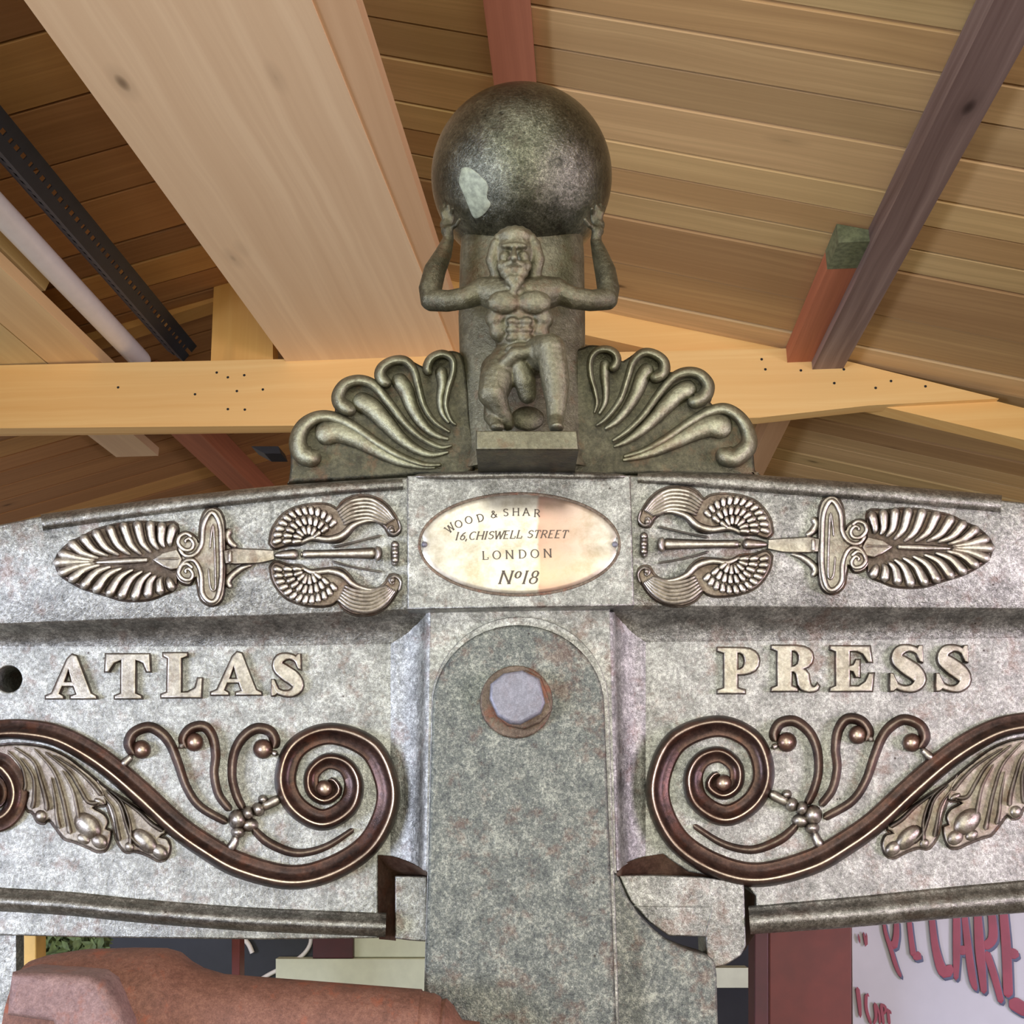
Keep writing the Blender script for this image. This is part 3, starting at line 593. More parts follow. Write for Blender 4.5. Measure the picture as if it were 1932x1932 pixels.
# --- raised letters
GL = {'A': [[(.60, 0), (.70, .03), (1.03, .9), (1.15, .96), (1.15, 1), (.58, 1), (.58, .96), (.72, .92), (.64, .71), (.36, .71), (.27, .9), (.38, .96), (.38, 1), (0, 1), (0, .96), (.14, .9), (.5, .1)], [(.515, .27), (.39, .64), (.61, .64)]],
 'T': [[(0.02, 0), (.98, 0), (1.0, .38), (.94, .38), (.86, .18), (.66, .1), (.66, .9), (.8, .96), (.8, 1), (.22, 1), (.22, .96), (.36, .9), (.37, .1), (.18, .18), (.06, .38), (0, .38)]],
 'L': [[(.05, 0), (.6, 0), (.6, .05), (.45, .1), (.45, .91), (.62, .9), (.82, .8), (.88, .58), (.96, .58), (.93, 1), (0, 1), (0, .95), (.14, .9), (.16, .1), (.05, .05)]],
 'P': [[(0, 0), (.55, 0), (.72, .02), (.84, .08), (.91, .17), (.93, .28), (.91, .39), (.84, .49), (.72, .55), (.58, .58), (.43, .58), (.43, .9), (.6, .95), (.6, 1), (0, 1), (0, .95), (.15, .9), (.15, .1), (0, .05)], [(.43, .09), (.5, .09), (.57, .13), (.61, .2), (.62, .28), (.61, .36), (.57, .44), (.5, .48), (.43, .49)]],
 'R': [[(0, 0), (.55, 0), (.7, .02), (.81, .07), (.88, .15), (.9, .26), (.87, .37), (.79, .46), (.66, .51), (.74, .55), (.8, .63), (.81, .74), (.84, .86), (.88, .92), (.93, .93), (.97, .91), (1.0, .86), (1.03, .9), (1.0, .97), (.92, 1.01), (.82, 1.02), (.72, 1.0), (.64, .96), (.58, .86), (.56, .72), (.54, .62), (.48, .56), (.42, .56), (.42, .9), (.55, .95), (.55, 1), (0, 1), (0, .95), (.13, .9), (.13, .1), (0, .05)], [(.42, .09), (.49, .09), (.56, .13), (.6, .2), (.6, .3), (.57, .4), (.5, .46), (.42, .47)]],
 'E': [[(0, 0), (.88, 0), (.93, .34), (.86, .34), (.74, .15), (.6, .09), (.42, .09), (.42, .45), (.52, .43), (.58, .31), (.65, .31), (.65, .68), (.58, .68), (.52, .55), (.42, .53), (.42, .91), (.64, .91), (.8, .8), (.88, .62), (.97, .62), (.93, 1), (0, 1), (0, .95), (.13, .9), (.13, .1), (0, .05)]]}
def s_outline():
    c = [(.80, .26, .05), (.72, .12, .09), (.5, .055, .11), (.26, .12, .2), (.2, .29, .27), (.42, .45, .33), (.68, .60, .33), (.8, .77, .27), (.64, .93, .16), (.4, .955, .1), (.18, .88, .09), (.08, .72, .05)]
    q, _ = cr(c, .05); L, R_ = [], []
    for i, p in enumerate(q):
        a, b = q[max(0, i - 1)], q[min(len(q) - 1, i + 1)]; tx, ty = b[0] - a[0], b[1] - a[1]; l = math.hypot(tx, ty) or 1
        L.append((p[0] - ty / l * p[2] / 2, p[1] + tx / l * p[2] / 2)); R_.append((p[0] + ty / l * p[2] / 2, p[1] - tx / l * p[2] / 2))
    return L + R_[::-1]
def letter(ch, x0, y0, x1, y1):
    mb = MB(); ols = [s_outline()] if ch == 'S' else GL[ch]
    xs = [p[0] for p in ols[0]]; a, b = (min(xs), max(xs)) if ch != 'S' else (.0, .92)
    T = lambda ol: [(x0 + (p[0] - a) / (b - a) * (x1 - x0), y0 + p[1] * (y1 - y0)) for p in ol]
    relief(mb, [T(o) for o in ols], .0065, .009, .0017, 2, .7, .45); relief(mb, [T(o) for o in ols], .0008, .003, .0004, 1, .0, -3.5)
    if ch == 'S':
        relief(mb, [T([(.78, .0), (.86, .0), (.87, .36), (.8, .34), (.7, .12)])], .0064, .009, .0014, 1, .7, .3)
        relief(mb, [T([(0.02, .62), (.09, .62), (.24, .9), (.1, 1.0), (.02, 1.0)])], .0064, .009, .0014, 1, .7, .3)
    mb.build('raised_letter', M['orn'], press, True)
for a in (('A', 87, 1236, 180, 1317), ('T', 199, 1235, 282, 1317), ('L', 305, 1233, 380, 1315), ('A', 399, 1231, 492, 1310), ('S', 511, 1234, 570, 1312),
          ('P', 1355, 1223, 1432, 1307), ('R', 1457, 1219, 1545, 1303), ('E', 1568, 1220, 1648, 1303), ('S', 1679, 1218, 1745, 1303), ('S', 1766, 1218, 1830, 1303)): letter(*a)

# --- frieze ornaments
BD = .034
def Lm(p): return p
def Rm(p): return (1205 + (755 - p[0]) * 1.026, p[1] - 16 - (755 - p[0]) * .018) + tuple(p[2:])
Z1 = lambda pts: Z(pts, 3.864, 0, 880)
Z2 = lambda pts: Z(pts, 3.864, 480, 880)
def ornament(T):
    flip = T is Rm
    def rd(mb, pts, d, h, prof=ROUND, w=None, **k): ridge(mb, [T(p if len(p) > 2 else (p[0], p[1], w)) for p in pts], d, h, prof, **k)
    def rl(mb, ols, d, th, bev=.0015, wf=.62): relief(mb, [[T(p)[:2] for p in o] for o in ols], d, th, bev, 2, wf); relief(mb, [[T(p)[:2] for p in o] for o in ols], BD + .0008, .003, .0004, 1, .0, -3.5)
    # palmette
    fan = MB()
    rl(fan, [smooth_poly(Z1([(900 + (a - 900) * .965, 690 + (b - 690) * .93) for a, b in [(385, 700), (415, 625), (500, 545), (590, 500), (680, 450), (790, 415), (890, 395), (990, 385), (1090, 385), (1180, 395), (1300, 400), (1310, 600), (1310, 780), (1290, 900), (1200, 950), (1100, 990), (980, 1000), (870, 990), (780, 960), (680, 930), (590, 900), (500, 850), (420, 790)]]), 8)], BD + .0035, .006, wf=.2)
    tops = [((385, 700), (690, 695)), ((422, 628), (700, 685)), ((500, 545), (730, 670)), ((590, 500), (800, 655)), ((682, 462), (880, 650)), ((788, 425), (960, 650)), ((890, 402), (1040, 650)), ((992, 392), (1110, 635)), ((1090, 392), (1165, 615)), ((1180, 402), (1205, 600)), ((1268, 415), (1245, 590))]
    bots = [((420, 785), (700, 705)), ((500, 840), (740, 715)), ((590, 890), (820, 725)), ((680, 920), (900, 735)), ((780, 950), (980, 745)), ((868, 970), (1050, 755)), ((970, 980), (1110, 765)), ((1070, 965), (1150, 785)), ((1170, 940), (1190, 800)), ((1262, 910), (1230, 800))]
    for e, s in tops + bots:
        my = (e[1] + s[1]) / 2; sg = 1 if e[1] < 700 else -1
        k = min(1, abs(e[1] - s[1]) / 150)
        mid = (e[0] * .45 + s[0] * .55 - 18 * k, e[1] * .4 + s[1] * .6 + sg * 18 * k)
        rd(fan, Z1([(*e, 88), (e[0] * .75 + mid[0] * .25, e[1] * .75 + mid[1] * .25, 86), (*mid, 66), (*s, 26)]), BD + .002, .0092, ROUND, step=4)
    rd(fan, Z1([(690, 700, 20), (900, 690, 50), (1090, 680, 40)]), BD + .003, .005)
    fan.build('palmette', M['orn'], press, True)
    ht = MB(); rl(ht, [Z1([(1105, 680), (1180, 625), (1290, 600), (1330, 675), (1300, 745), (1240, 755), (1180, 730)])], BD + .009, .01, .002)
    rd(ht, Z1([(1120, 675, 14), (1310, 670, 20)]), BD + .0085, .003); ht.build('heart_bud', M['orn'], press, True)
    # double volute yoke
    yk = MB()
    rl(yk, [smooth_poly(Z1([(1290, 560), (1300, 500), (1360, 480), (1430, 520), (1450, 560), (1465, 400), (1500, 320), (1550, 300), (1605, 330), (1635, 420), (1640, 600), (1640, 800), (1625, 940), (1580, 1005), (1520, 1010), (1460, 960), (1440, 860), (1420, 800), (1380, 860), (1310, 840), (1280, 780), (1310, 700), (1320, 660)]), 7)], BD + .007, .01)
    rd(yk, Z1([(1360, 560, 26), (1350, 540, 28), (1380, 525, 30), (1410, 560, 32), (1390, 605, 34), (1340, 605, 36), (1300, 560, 36), (1310, 510, 36), (1360, 490, 34), (1405, 520, 30)]), BD + .007, .004, step=3)
    rd(yk, Z1([(1300, 590, 30), (1350, 650, 36), (1420, 640, 38), (1470, 560, 40), (1485, 420, 42), (1545, 335, 42), (1600, 420, 42), (1612, 600, 42), (1612, 820, 42), (1580, 960, 42), (1530, 985, 42), (1475, 920, 42), (1465, 780, 40), (1420, 690, 38), (1350, 690, 36), (1300, 750, 34)]), BD + .0065, .005, step=4)
    rd(yk, Z1([(1365, 780, 26), (1350, 760, 28), (1375, 745, 30), (1405, 780, 32), (1385, 825, 34), (1335, 820, 36), (1302, 775, 36), (1320, 725, 36), (1365, 710, 34), (1410, 745, 30)]), BD + .007, .004, step=3)
    rd(yk, Z1([(1530, 600, 16), (1540, 500, 18), (1555, 430, 20), (1565, 600, 20), (1570, 750, 20), (1570, 880, 20), (1550, 905, 20), (1530, 860, 18), (1520, 740, 16)]), BD + .007, .003, step=3)
    yk.build('volute_yoke', M['orn'], press, True)
    # neck and leaf curls
    nk = MB()
    rd(nk, Z2([(-215, 660, 110), (-170, 655, 120), (-140, 655, 128), (-60, 655, 118), (30, 655, 112), (140, 645, 76)]), BD, .011, FLAT, step=6, caps=(False, False))
    rd(nk, Z2([(-178, 600, 40), (-178, 715, 40)]), BD + .008, .005)
    rd(nk, Z2([(-120, 590, 40), (-170, 560, 60), (-200, 500, 60), (-165, 455, 56)]), BD, .007, step=4)
    rd(nk, Z2([(-10, 715, 26), (-90, 740, 50), (-160, 790, 60), (-195, 840, 60), (-165, 890, 44)]), BD, .007, step=4)
    nk.build('neck', M['orn'], press, True)
    # two wings
    for up in (1, -1):
        Y = (lambda p: p) if up == 1 else (lambda p: (p[0] + 5, 1292 - p[1]) + tuple(p[2:]))
        ZZ = lambda pts: Z2([Y(p) for p in pts])
        wg = MB()
        rl(wg, [smooth_poly(ZZ([(110, 560), (125, 470), (170, 390), (240, 325), (350, 285), (480, 272), (560, 285), (600, 310), (650, 250), (740, 212), (860, 220), (960, 275), (1030, 370), (1062, 450), (1040, 495), (985, 500), (955, 450), (900, 405), (820, 400), (740, 430), (680, 505), (610, 550), (500, 545), (400, 535), (330, 570), (230, 575), (150, 600)]), 7)], BD + .006, .01, wf=.3)
        # primaries
        for a in range(6):
            k = a / 5
            rd(wg, ZZ([(600 + 45 * k, 330 + 95 * k, 26), (700 + 20 * k, 255 + 135 * k, 36), (840 - 10 * k, 240 + 135 * k, 40), (950 - 30 * k, 300 + 105 * k, 36), (1025 - 50 * k, 395 + 25 * k, 24)]), BD + .005, .006, ROUND, step=4)
        # scallop feathers around the shoulder
        for (rr_, n_, wd) in ((1.0, 13, 64), (.72, 10, 58), (.46, 7, 52)):
            for i in range(n_):
                a = math.radians(178 + (322 - 178) * i / (n_ - 1)); ox, oy = 390, 545; ax, ay = 262, 262
                x1, y1 = ox + ax * rr_ * math.cos(a), oy + ay * rr_ * math.sin(a); k2 = rr_ - .30
                if y1 > 560: continue
                rd(wg, ZZ([(x1, y1, wd), (ox + ax * k2 * math.cos(a + .1), oy + ay * k2 * math.sin(a + .1), wd * .6)]), BD + .0055 + (.0 if rr_ > .9 else .002 if rr_ > .6 else .0035), .0055, ROUND, step=3)
        rd(wg, ZZ([(330, 560, 30), (420, 520, 46), (540, 530, 52), (640, 500, 56), (720, 430, 50), (820, 395, 34), (900, 400, 18)]), BD + .006, .0065, ROUND, step=4)
        rd(wg, ZZ([(1045, 380, 20), (1062, 450, 26), (1020, 492, 28), (980, 465, 26), (1000, 435, 22), (1018, 460, 14)]), BD + .006, .005, step=3)
        blob(wg, *T(ZZ([(1000, 465)])[0])[:2], 6, 6, BD + .008, .006)
        wg.build('wing', M['orn'], press, True)
    sh = MB()
    rd(sh, Z2([(140, 648, 20), (200, 645, 60), (290, 642, 84), (325, 642, 84)]), BD + .004, .011, step=4)
    rd(sh, Z2([(335, 642, 100), (350, 642, 100)]), BD + .004, .010, step=3)
    rd(sh, Z2([(340, 640, 66), (500, 638, 62), (700, 635, 72), (860, 632, 92), (900, 630, 110)]), BD + .004, .013, step=5)
    rd(sh, Z2([(890, 580, 50), (905, 630, 60), (890, 690, 50)]), BD + .007, .012, step=3)
    rd(sh, Z2([(1020, 540, 50), (1025, 630, 64), (1020, 730, 50)]), BD + .002, .012, step=4)
    for y in (570, 625, 680): blob(sh, *T(Z2([(1025, y)])[0])[:2], 8, 7, BD + .011, .005)
    rd(sh, Z2([(930, 500, 20), (700, 560, 18), (560, 590, 22)]), BD, .006); rd(sh, Z2([(930, 770, 20), (720, 735, 18), (560, 690, 22)]), BD, .006)
    sh.build('centre_shaft', M['orn'], press, True)
ornament(Lm); ornament(Rm)

# --- big scrolls
def Ls(p): return p
def Rs(p): return (1362 + 1.03 * (615 - p[0]), p[1] - 10 - .035 * (1500 - p[1])) + tuple(p[2:])
A4 = lambda pts: Z(pts, 4.83, 0, 1320)
B4 = lambda pts: Z(pts, 4.83, 380, 1320)
def scrollwork(T):
    fl = T is Rs
    def rd(mb, pts, d, h, prof=ROUND, w=None, **k): ridge(mb, [T(p if len(p) > 2 else (p[0], p[1], w)) for p in pts], d, h, prof, flip=fl, **k)
    mb = MB()
    main = [(-95, 1420, 40), (-50, 1388, 38), (0, 1377, 38), (50, 1377, 40), (104, 1387, 42), (155, 1411, 45), (207, 1446, 46), (267, 1497, 47), (331, 1556, 47), (385, 1595, 48), (452, 1632, 50), (545, 1655, 48), (620, 1641, 48), (690, 1598, 46), (727, 1535, 46), (730, 1475, 46), (697, 1411, 46), (622, 1384, 42), (559, 1411, 42), (538, 1470, 42), (558, 1520, 42), (607, 1547, 42), (655, 1523, 40), (668, 1480, 38), (652, 1446, 34), (618, 1436, 32), (590, 1458, 30), (590, 1490, 30), (612, 1505, 30), (634, 1492, 26), (628, 1476, 20), (618, 1472, 16)]
    rd(mb, main, 0, .019, CREST, step=5, caps=(False, True))
    blob(mb, *T((612, 1488))[:2], 17, 17, .002, .012)
    mb.build('scroll_stem', M['scroll'], press, True)
    mb = MB(); sp = []
    for k in range(22):
        a = math.radians(-75 + k * 24); r = 60 - k * 2.1; sp.append((-20 + r * math.cos(a), 1502 + r * 1.12 * math.sin(a), 44 - k * 1.0))
    rd(mb, [(-70, 1428, 40)] + sp, 0, .017, CREST, step=6); mb.build('scroll_eye', M['scroll'], press, True)
    # tendrils
    td = [([(255, 1425, 16), (244, 1405, 20), (252, 1383, 18), (280, 1372, 18), (304, 1383, 18), (322, 1405, 17), (336, 1440, 16), (352, 1485, 15), (378, 1522, 15), (430, 1552, 14)], (267, 1414, 17)),
          ([(352, 1412, 14), (346, 1395, 18), (360, 1375, 18), (385, 1371, 18), (401, 1390, 17), (407, 1425, 16), (404, 1460, 15), (413, 1500, 15), (436, 1530, 14)], (366, 1400, 17)),
          ([(515, 1413, 16), (519, 1398, 18), (508, 1379, 18), (482, 1375, 18), (456, 1394, 17), (441, 1425, 16), (438, 1465, 15), (446, 1500, 15), (460, 1528, 14)], (496, 1413, 18))]
    for pts, bl in td:
        mb = MB(); rd(mb, [(a, b, c * 1.25) for a, b, c in pts], 0, .011, SHARP, step=4); blob(mb, *T(bl)[:2], bl[2] * 1.08, bl[2] * 1.08, 0, .012); mb.build('tendril', M['scroll'], press, True)
    mb = MB(); rd(mb, [(476, 1562, 16), (504, 1588, 20), (546, 1607, 19), (580, 1608, 17), (620, 1595, 15), (668, 1564, 12)], 0, .009, SHARP, step=4); mb.build('tendril', M['scroll'], press, True)
    mb = MB()
    for x, y, rx_, ry_, h in ((448, 1546, 18, 20, .016), (468, 1534, 12, 14, .018), (487, 1527, 13, 14, .017), (449, 1570, 14, 12, .014), (470, 1556, 18, 14, .010), (496, 1508, 10, 9, .01)): blob(mb, *T((x, y))[:2], rx_, ry_, 0, h)
    rd(mb, [(490, 1525, 18), (515, 1513, 20), (530, 1505, 18)], 0, .010); rd(mb, [(447, 1575, 14), (440, 1592, 18), (432, 1606, 22)], 0, .009)
    mb.build('bud', M['orn'], press, True)
    for pl, hh in (([(250, 1425, 12), (238, 1436, 16), (228, 1446, 20)], .009), ([(350, 1402, 10), (336, 1412, 12)], .007), ([(510, 1418, 10), (526, 1424, 14)], .008)):
        mb = MB(); rd(mb, pl, 0, hh); mb.build('scroll_link', M['orn'], press, True)
    # acanthus
    lf = MB()
    o1 = A4([(-40, 420), (100, 405), (250, 410), (420, 440), (600, 520), (760, 640), (880, 740), (940, 830), (970, 950), (900, 970), (840, 985), (940, 1040), (980, 1110), (960, 1180), (1005, 1190), (1000, 1280), (960, 1370), (890, 1385), (810, 1350), (740, 1320), (690, 1300), (640, 1285), (590, 1270), (545, 1220), (500, 1160), (440, 1090), (400, 1125), (340, 1110), (300, 1030), (250, 1010), (235, 950), (260, 840), (190, 860), (170, 760), (140, 620), (60, 520), (-40, 490)])
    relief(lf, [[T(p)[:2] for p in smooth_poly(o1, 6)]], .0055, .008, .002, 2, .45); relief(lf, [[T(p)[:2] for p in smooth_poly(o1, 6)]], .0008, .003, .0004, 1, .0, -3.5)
    o2 = A4([(860, 720), (1000, 830), (1150, 920), (1330, 1040), (1450, 1130), (1510, 1210), (1450, 1250), (1520, 1270), (1550, 1350), (1520, 1440), (1450, 1470), (1370, 1430), (1300, 1400), (1220, 1380), (1150, 1390), (1090, 1330), (1050, 1240), (1020, 1100), (950, 900)])
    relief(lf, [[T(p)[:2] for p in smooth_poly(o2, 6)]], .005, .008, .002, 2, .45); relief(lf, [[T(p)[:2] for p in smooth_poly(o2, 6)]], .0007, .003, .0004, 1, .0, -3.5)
    veins = [[(120, 430, 16), (300, 560, 20), (370, 740, 24), (420, 930, 30), (425, 1020, 34)], [(60, 460, 14), (190, 600, 18), (230, 760, 24), (215, 840, 26)],
             [(300, 440, 14), (480, 640, 20), (560, 860, 24), (610, 1080, 26), (640, 1230, 36)], [(180, 520, 12), (300, 700, 20), (310, 900, 26), (290, 1000, 30)], [(400, 470, 14), (620, 650, 20), (720, 800, 24), (800, 930, 24), (900, 940, 30)], [(480, 500, 12), (700, 640, 18), (830, 760, 22), (930, 880, 28)],
             [(460, 700, 12), (500, 900, 20), (520, 1080, 26), (545, 1180, 32)], [(560, 640, 12), (660, 820, 20), (700, 980, 24), (720, 1100, 26)],
             [(960, 820, 12), (1090, 950, 18), (1150, 1130, 22), (1200, 1260, 26), (1290, 1340, 34)], [(930, 860, 10), (1030, 1000, 16), (1070, 1180, 22), (1090, 1290, 28)], [(1000, 830, 10), (1110, 930, 16), (1180, 1120, 20), (1190, 1330, 30)], [(1060, 880, 12), (1250, 1010, 20), (1380, 1130, 26), (1490, 1200, 26)]]
    for v in veins: rd(lf, A4([(a, b, c * 2.1) for a, b, c in v]), .0045, .0062, SHARP, step=4)
    for x, y, rx_, ry_, h, ro in ((800, 1150, 150, 105, .0075, .75), (905, 1290, 85, 70, .0055, .6), (760, 1270, 70, 50, .004, .5), (370, 1060, 60, 60, .0045, .8), (1320, 1290, 150, 85, .0065, .75), (1455, 1385, 85, 65, .0055, .6), (1180, 1340, 50, 45, .0035, .6), (905, 930, 60, 30, .0035, .5)):
        p = T(A4([(x, y)])[0]); b1 = len(lf.v); blob(lf, p[0], p[1], rx_ / 4.83, ry_ / 4.83, .0045, h, ro if T is Ls else -ro)
        for i in range(b1, len(lf.v)): lf.w[i] = .3 + lf.w.get(i, .5) * .35
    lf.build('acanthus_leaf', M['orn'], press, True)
scrollwork(Ls); scrollwork(Rs)
# --- press cheeks, columns below the head (left one peeps out bottom left)
mb = MB(); boxd(mb, -90, 1765, 30, 2050, -.02, -.038); ck = mb.build('cheek', M['iron'], press)

# ================================================================== CREST / FINIAL
fin = thing('globe_finial', 'dark bronze-green cast finial with a kneeling bearded man holding up a globe between fan-shaped leaves', 'statue', F(985, 888, .0))
K = .018
SEAT = [(F(x, ip(x, KT), .034).x, F(x, ip(x, KT), .034).z) for x in range(-90, 2023, 22)]
def seat(mb):      # the finial stands on the arched top of the head
    for v in mb.v: v.z = max(v.z, ip(v.x, SEAT) + .0004)
    return mb
SOFT = [(-1, -.25, .05), (-.95, .28, .3), (-.8, .55, .6), (-.5, .84, .8), (-.15, .98, .9), (.15, .98, .9), (.5, .84, .8), (.8, .55, .6), (.95, .28, .3), (1, -.25, .05)]
def crest(Q, outline, lobes, seconds, eyes):
    mb = MB(); relief(mb, [smooth_poly(Q(outline), 7)], K, .05, .004, 3, .22)
    seat(mb); o = mb.build('fan_slab', M['crest'], fin, True)
    for i, (lb, sc) in enumerate(zip(lobes, seconds)):
        m = MB(); lb = [(x, y, w_ * 1.5) for x, y, w_ in lb]; ridge(m, Q(lb), K - .003, .019, SOFT, step=4)
        ridge(m, Q([(x, y, w_ * 1.3) for x, y, w_ in eyes[i]]), K - .002, .013, SOFT, step=4)
        seat(m); m.build('curled_lobe', M['crest'], o, True)
QL = lambda pts: Z(pts, 4.83, 520, 620)
QR = lambda pts: Z(pts, 4.83, 1060, 620)
crest(QL, [(110, 1400), (128, 1250), (132, 1020), (180, 880), (260, 795), (380, 755), (520, 765), (535, 690), (560, 560), (650, 475), (770, 440), (900, 462), (920, 390), (960, 310), (1050, 258), (1180, 252), (1290, 310), (1345, 330), (1390, 260), (1500, 205), (1650, 200), (1720, 300), (1780, 800), (1800, 1290), (1300, 1330), (700, 1370)],
      [[(400, 1120, 90), (330, 1170, 130), (235, 1130, 125), (205, 1010, 110), (265, 880, 95), (400, 805, 80), (560, 820, 75), (750, 920, 70), (950, 1060, 62), (1150, 1170, 52), (1350, 1240, 42), (1520, 1240, 26)],
       [(740, 740, 70), (660, 730, 100), (590, 680, 95), (575, 600, 85), (640, 505, 75), (770, 472, 70), (900, 520, 68), (1030, 670, 62), (1170, 850, 54), (1320, 990, 44), (1500, 1080, 34), (1620, 1060, 20)],
       [(1060, 500, 60), (990, 480, 85), (955, 420, 78), (980, 350, 70), (1070, 295, 62), (1180, 295, 60), (1260, 380, 56), (1300, 520, 52), (1350, 700, 46), (1450, 850, 38), (1600, 950, 22)],
       [(1430, 410, 50), (1385, 370, 66), (1420, 275, 60), (1520, 232, 54), (1610, 280, 50), (1615, 400, 46), (1570, 550, 44), (1550, 700, 38), (1600, 840, 30), (1660, 880, 18)]],
      [[(530, 1040), (700, 1070), (900, 1165), (1100, 1250)], [(800, 710), (930, 830), (1080, 980), (1280, 1110)], [(1130, 540), (1200, 700), (1290, 850), (1420, 950)], [(1490, 450), (1490, 600), (1500, 760)]], [
 [(360, 985, 200), (540, 935, 180), (720, 990, 150), (900, 1090, 115), (1100, 1195, 85), (1300, 1250, 55), (1470, 1265, 30)],
 [(700, 640, 150), (860, 710, 150), (1000, 850, 130), (1130, 990, 100), (1280, 1100, 75), (1430, 1150, 50), (1590, 1120, 25)],
 [(1080, 420, 120), (1180, 550, 120), (1240, 710, 100), (1330, 860, 80), (1450, 965, 55), (1590, 1010, 30)],
 [(1500, 340, 100), (1520, 500, 80), (1500, 640, 62), (1520, 770, 50), (1590, 870, 28)]])
crest(QR, [(-60, 900), (-40, 300), (200, 160), (300, 140), (440, 170), (520, 250), (540, 290), (600, 260), (690, 205), (820, 200), (920, 280), (970, 380), (1060, 375), (1160, 372), (1260, 410), (1340, 500), (1372, 620), (1365, 680), (1500, 685), (1640, 760), (1740, 880), (1772, 1010), (1755, 1130), (1768, 1290), (1775, 1340), (900, 1320), (-60, 1310)],
      [[(1430, 1090, 90), (1480, 1150, 130), (1580, 1170, 130), (1690, 1080, 115), (1700, 960, 95), (1630, 820, 80), (1500, 735, 74), (1350, 755, 70), (1180, 845, 64), (950, 1000, 56), (750, 1110, 44), (550, 1170, 28)],
       [(1150, 630, 70), (1210, 660, 100), (1300, 610, 95), (1330, 510, 82), (1250, 415, 70), (1120, 400, 66), (1000, 460, 62), (880, 600, 56), (750, 780, 50), (600, 930, 40), (450, 1030, 26)],
       [(800, 420, 60), (850, 440, 84), (925, 400, 80), (925, 300, 68), (840, 232, 60), (740, 222, 56), (650, 300, 52), (600, 450, 48), (530, 650, 44), (400, 820, 34), (300, 890, 20)],
       [(420, 360, 50), (470, 350, 66), (500, 290, 60), (480, 225, 54), (410, 190, 50), (320, 202, 46), (262, 280, 42), (262, 420, 40), (300, 560, 36), (320, 680, 30), (290, 780, 18)]],
      [[(1330, 960), (1150, 1020), (950, 1110), (750, 1180)], [(1080, 660), (960, 740), (820, 880), (680, 970)], [(760, 470), (700, 580), (640, 720), (540, 840)], [(390, 420), (400, 560), (410, 690)]], [
 [(1550, 930, 190), (1380, 880, 180), (1220, 930, 150), (1050, 1020, 115), (860, 1110, 85), (680, 1170, 55), (540, 1200, 30)],
 [(1230, 530, 140), (1090, 580, 140), (960, 690, 125), (840, 820, 100), (710, 940, 78), (580, 1030, 50), (460, 1080, 25)],
 [(820, 330, 115), (740, 430, 115), (680, 580, 100), (600, 720, 80), (500, 840, 60), (380, 920, 30)],
 [(400, 280, 85), (390, 420, 72), (400, 560, 58), (390, 680, 45), (330, 790, 25)]])
# seat of the finial on the head
mb = MB(); relief(mb, [[(541, 912), (556, 884), (900, 868), (1090, 868), (1412, 876), (1430, 905), (1190, 915), (985, 912), (765, 915)]], .010, .06, .002); seat(mb); mb.build('base_rail', M['crest'], fin, True)
# column
mb = MB(); rows = []
for y, xl, xr in ((430, 872, 1098), (480, 868, 1102), (600, 865, 1104), (700, 868, 1104), (800, 872, 1105), (850, 876, 1107), (872, 872, 1112), (890, 866, 1122)):
    c = F((xl + xr) / 2, y, 0); r = (F(xr, y, 0).x - F(xl, y, 0).x) / 2; rows.append([Vector((c.x + r * math.cos(a), c.y - .036 * math.sin(a), c.z)) for a in [2 * math.pi * k / 36 for k in range(36)]])
b0 = mb.grid(rows, True); mb.face(range(b0, b0 + 36)); mb.face(range(b0 + 7 * 36, b0 + 8 * 36)); seat(mb); mb.build('column', M['crest'], fin, True)
for i in range(len(mb.v)): pass
# plinth
mb = MB(); relief(mb, [[(898, 812), (1089, 812), (1092, 848), (898, 848)]], .125, .11, .002)
mb.build('plinth', M['crest'], fin, True)
# globe
gc = F(984, 336, 0); gr = .5 * (F(1157, 336, 0).x - F(812, 336, 0).x) * .985
bm = bmesh.new(); bmesh.ops.create_icosphere(bm, subdivisions=5, radius=gr)
for v in bm.verts: v.co = gc + v.co
me = bpy.data.meshes.new('g'); bm.to_mesh(me); bm.free(); mb = MB(); mb.add(me); gl = mb.build('globe', M['globe'], fin, True)
# flaked patch of primer following the sphere
def on_sphere(px, py, lift=.0006):
    r = ray(px, py).normalized(); oc = CAM - gc; b = r.dot(oc); c = oc.dot(oc) - (gr + lift) ** 2; dsc = max(0, b * b - c); return CAM + r * (-b - math.sqrt(dsc))
pp = [(870, 318), (880, 315), (895, 322), (910, 335), (921, 350), (919, 372), (926, 385), (915, 402), (900, 412), (892, 408), (884, 390), (874, 365), (866, 345), (868, 330)]
mb = MB(); c_ = (896, 362); ring = smooth_poly(pp, 4); rows = []
for k, lf_ in ((1, .0001), (.97, .0007), (.7, .0007), (.4, .0007), (.05, .0007)): rows.append([on_sphere(c_[0] + (x - c_[0]) * k, c_[1] + (y - c_[1]) * k, lf_) for x, y in ring])
b0 = mb.grid(rows, True); mb.face(range(b0 + 4 * len(ring), b0 + 5 * len(ring))); mb.build('flaked_patch', M['patch'], gl, True, 'pale flaked patch of bare primer')
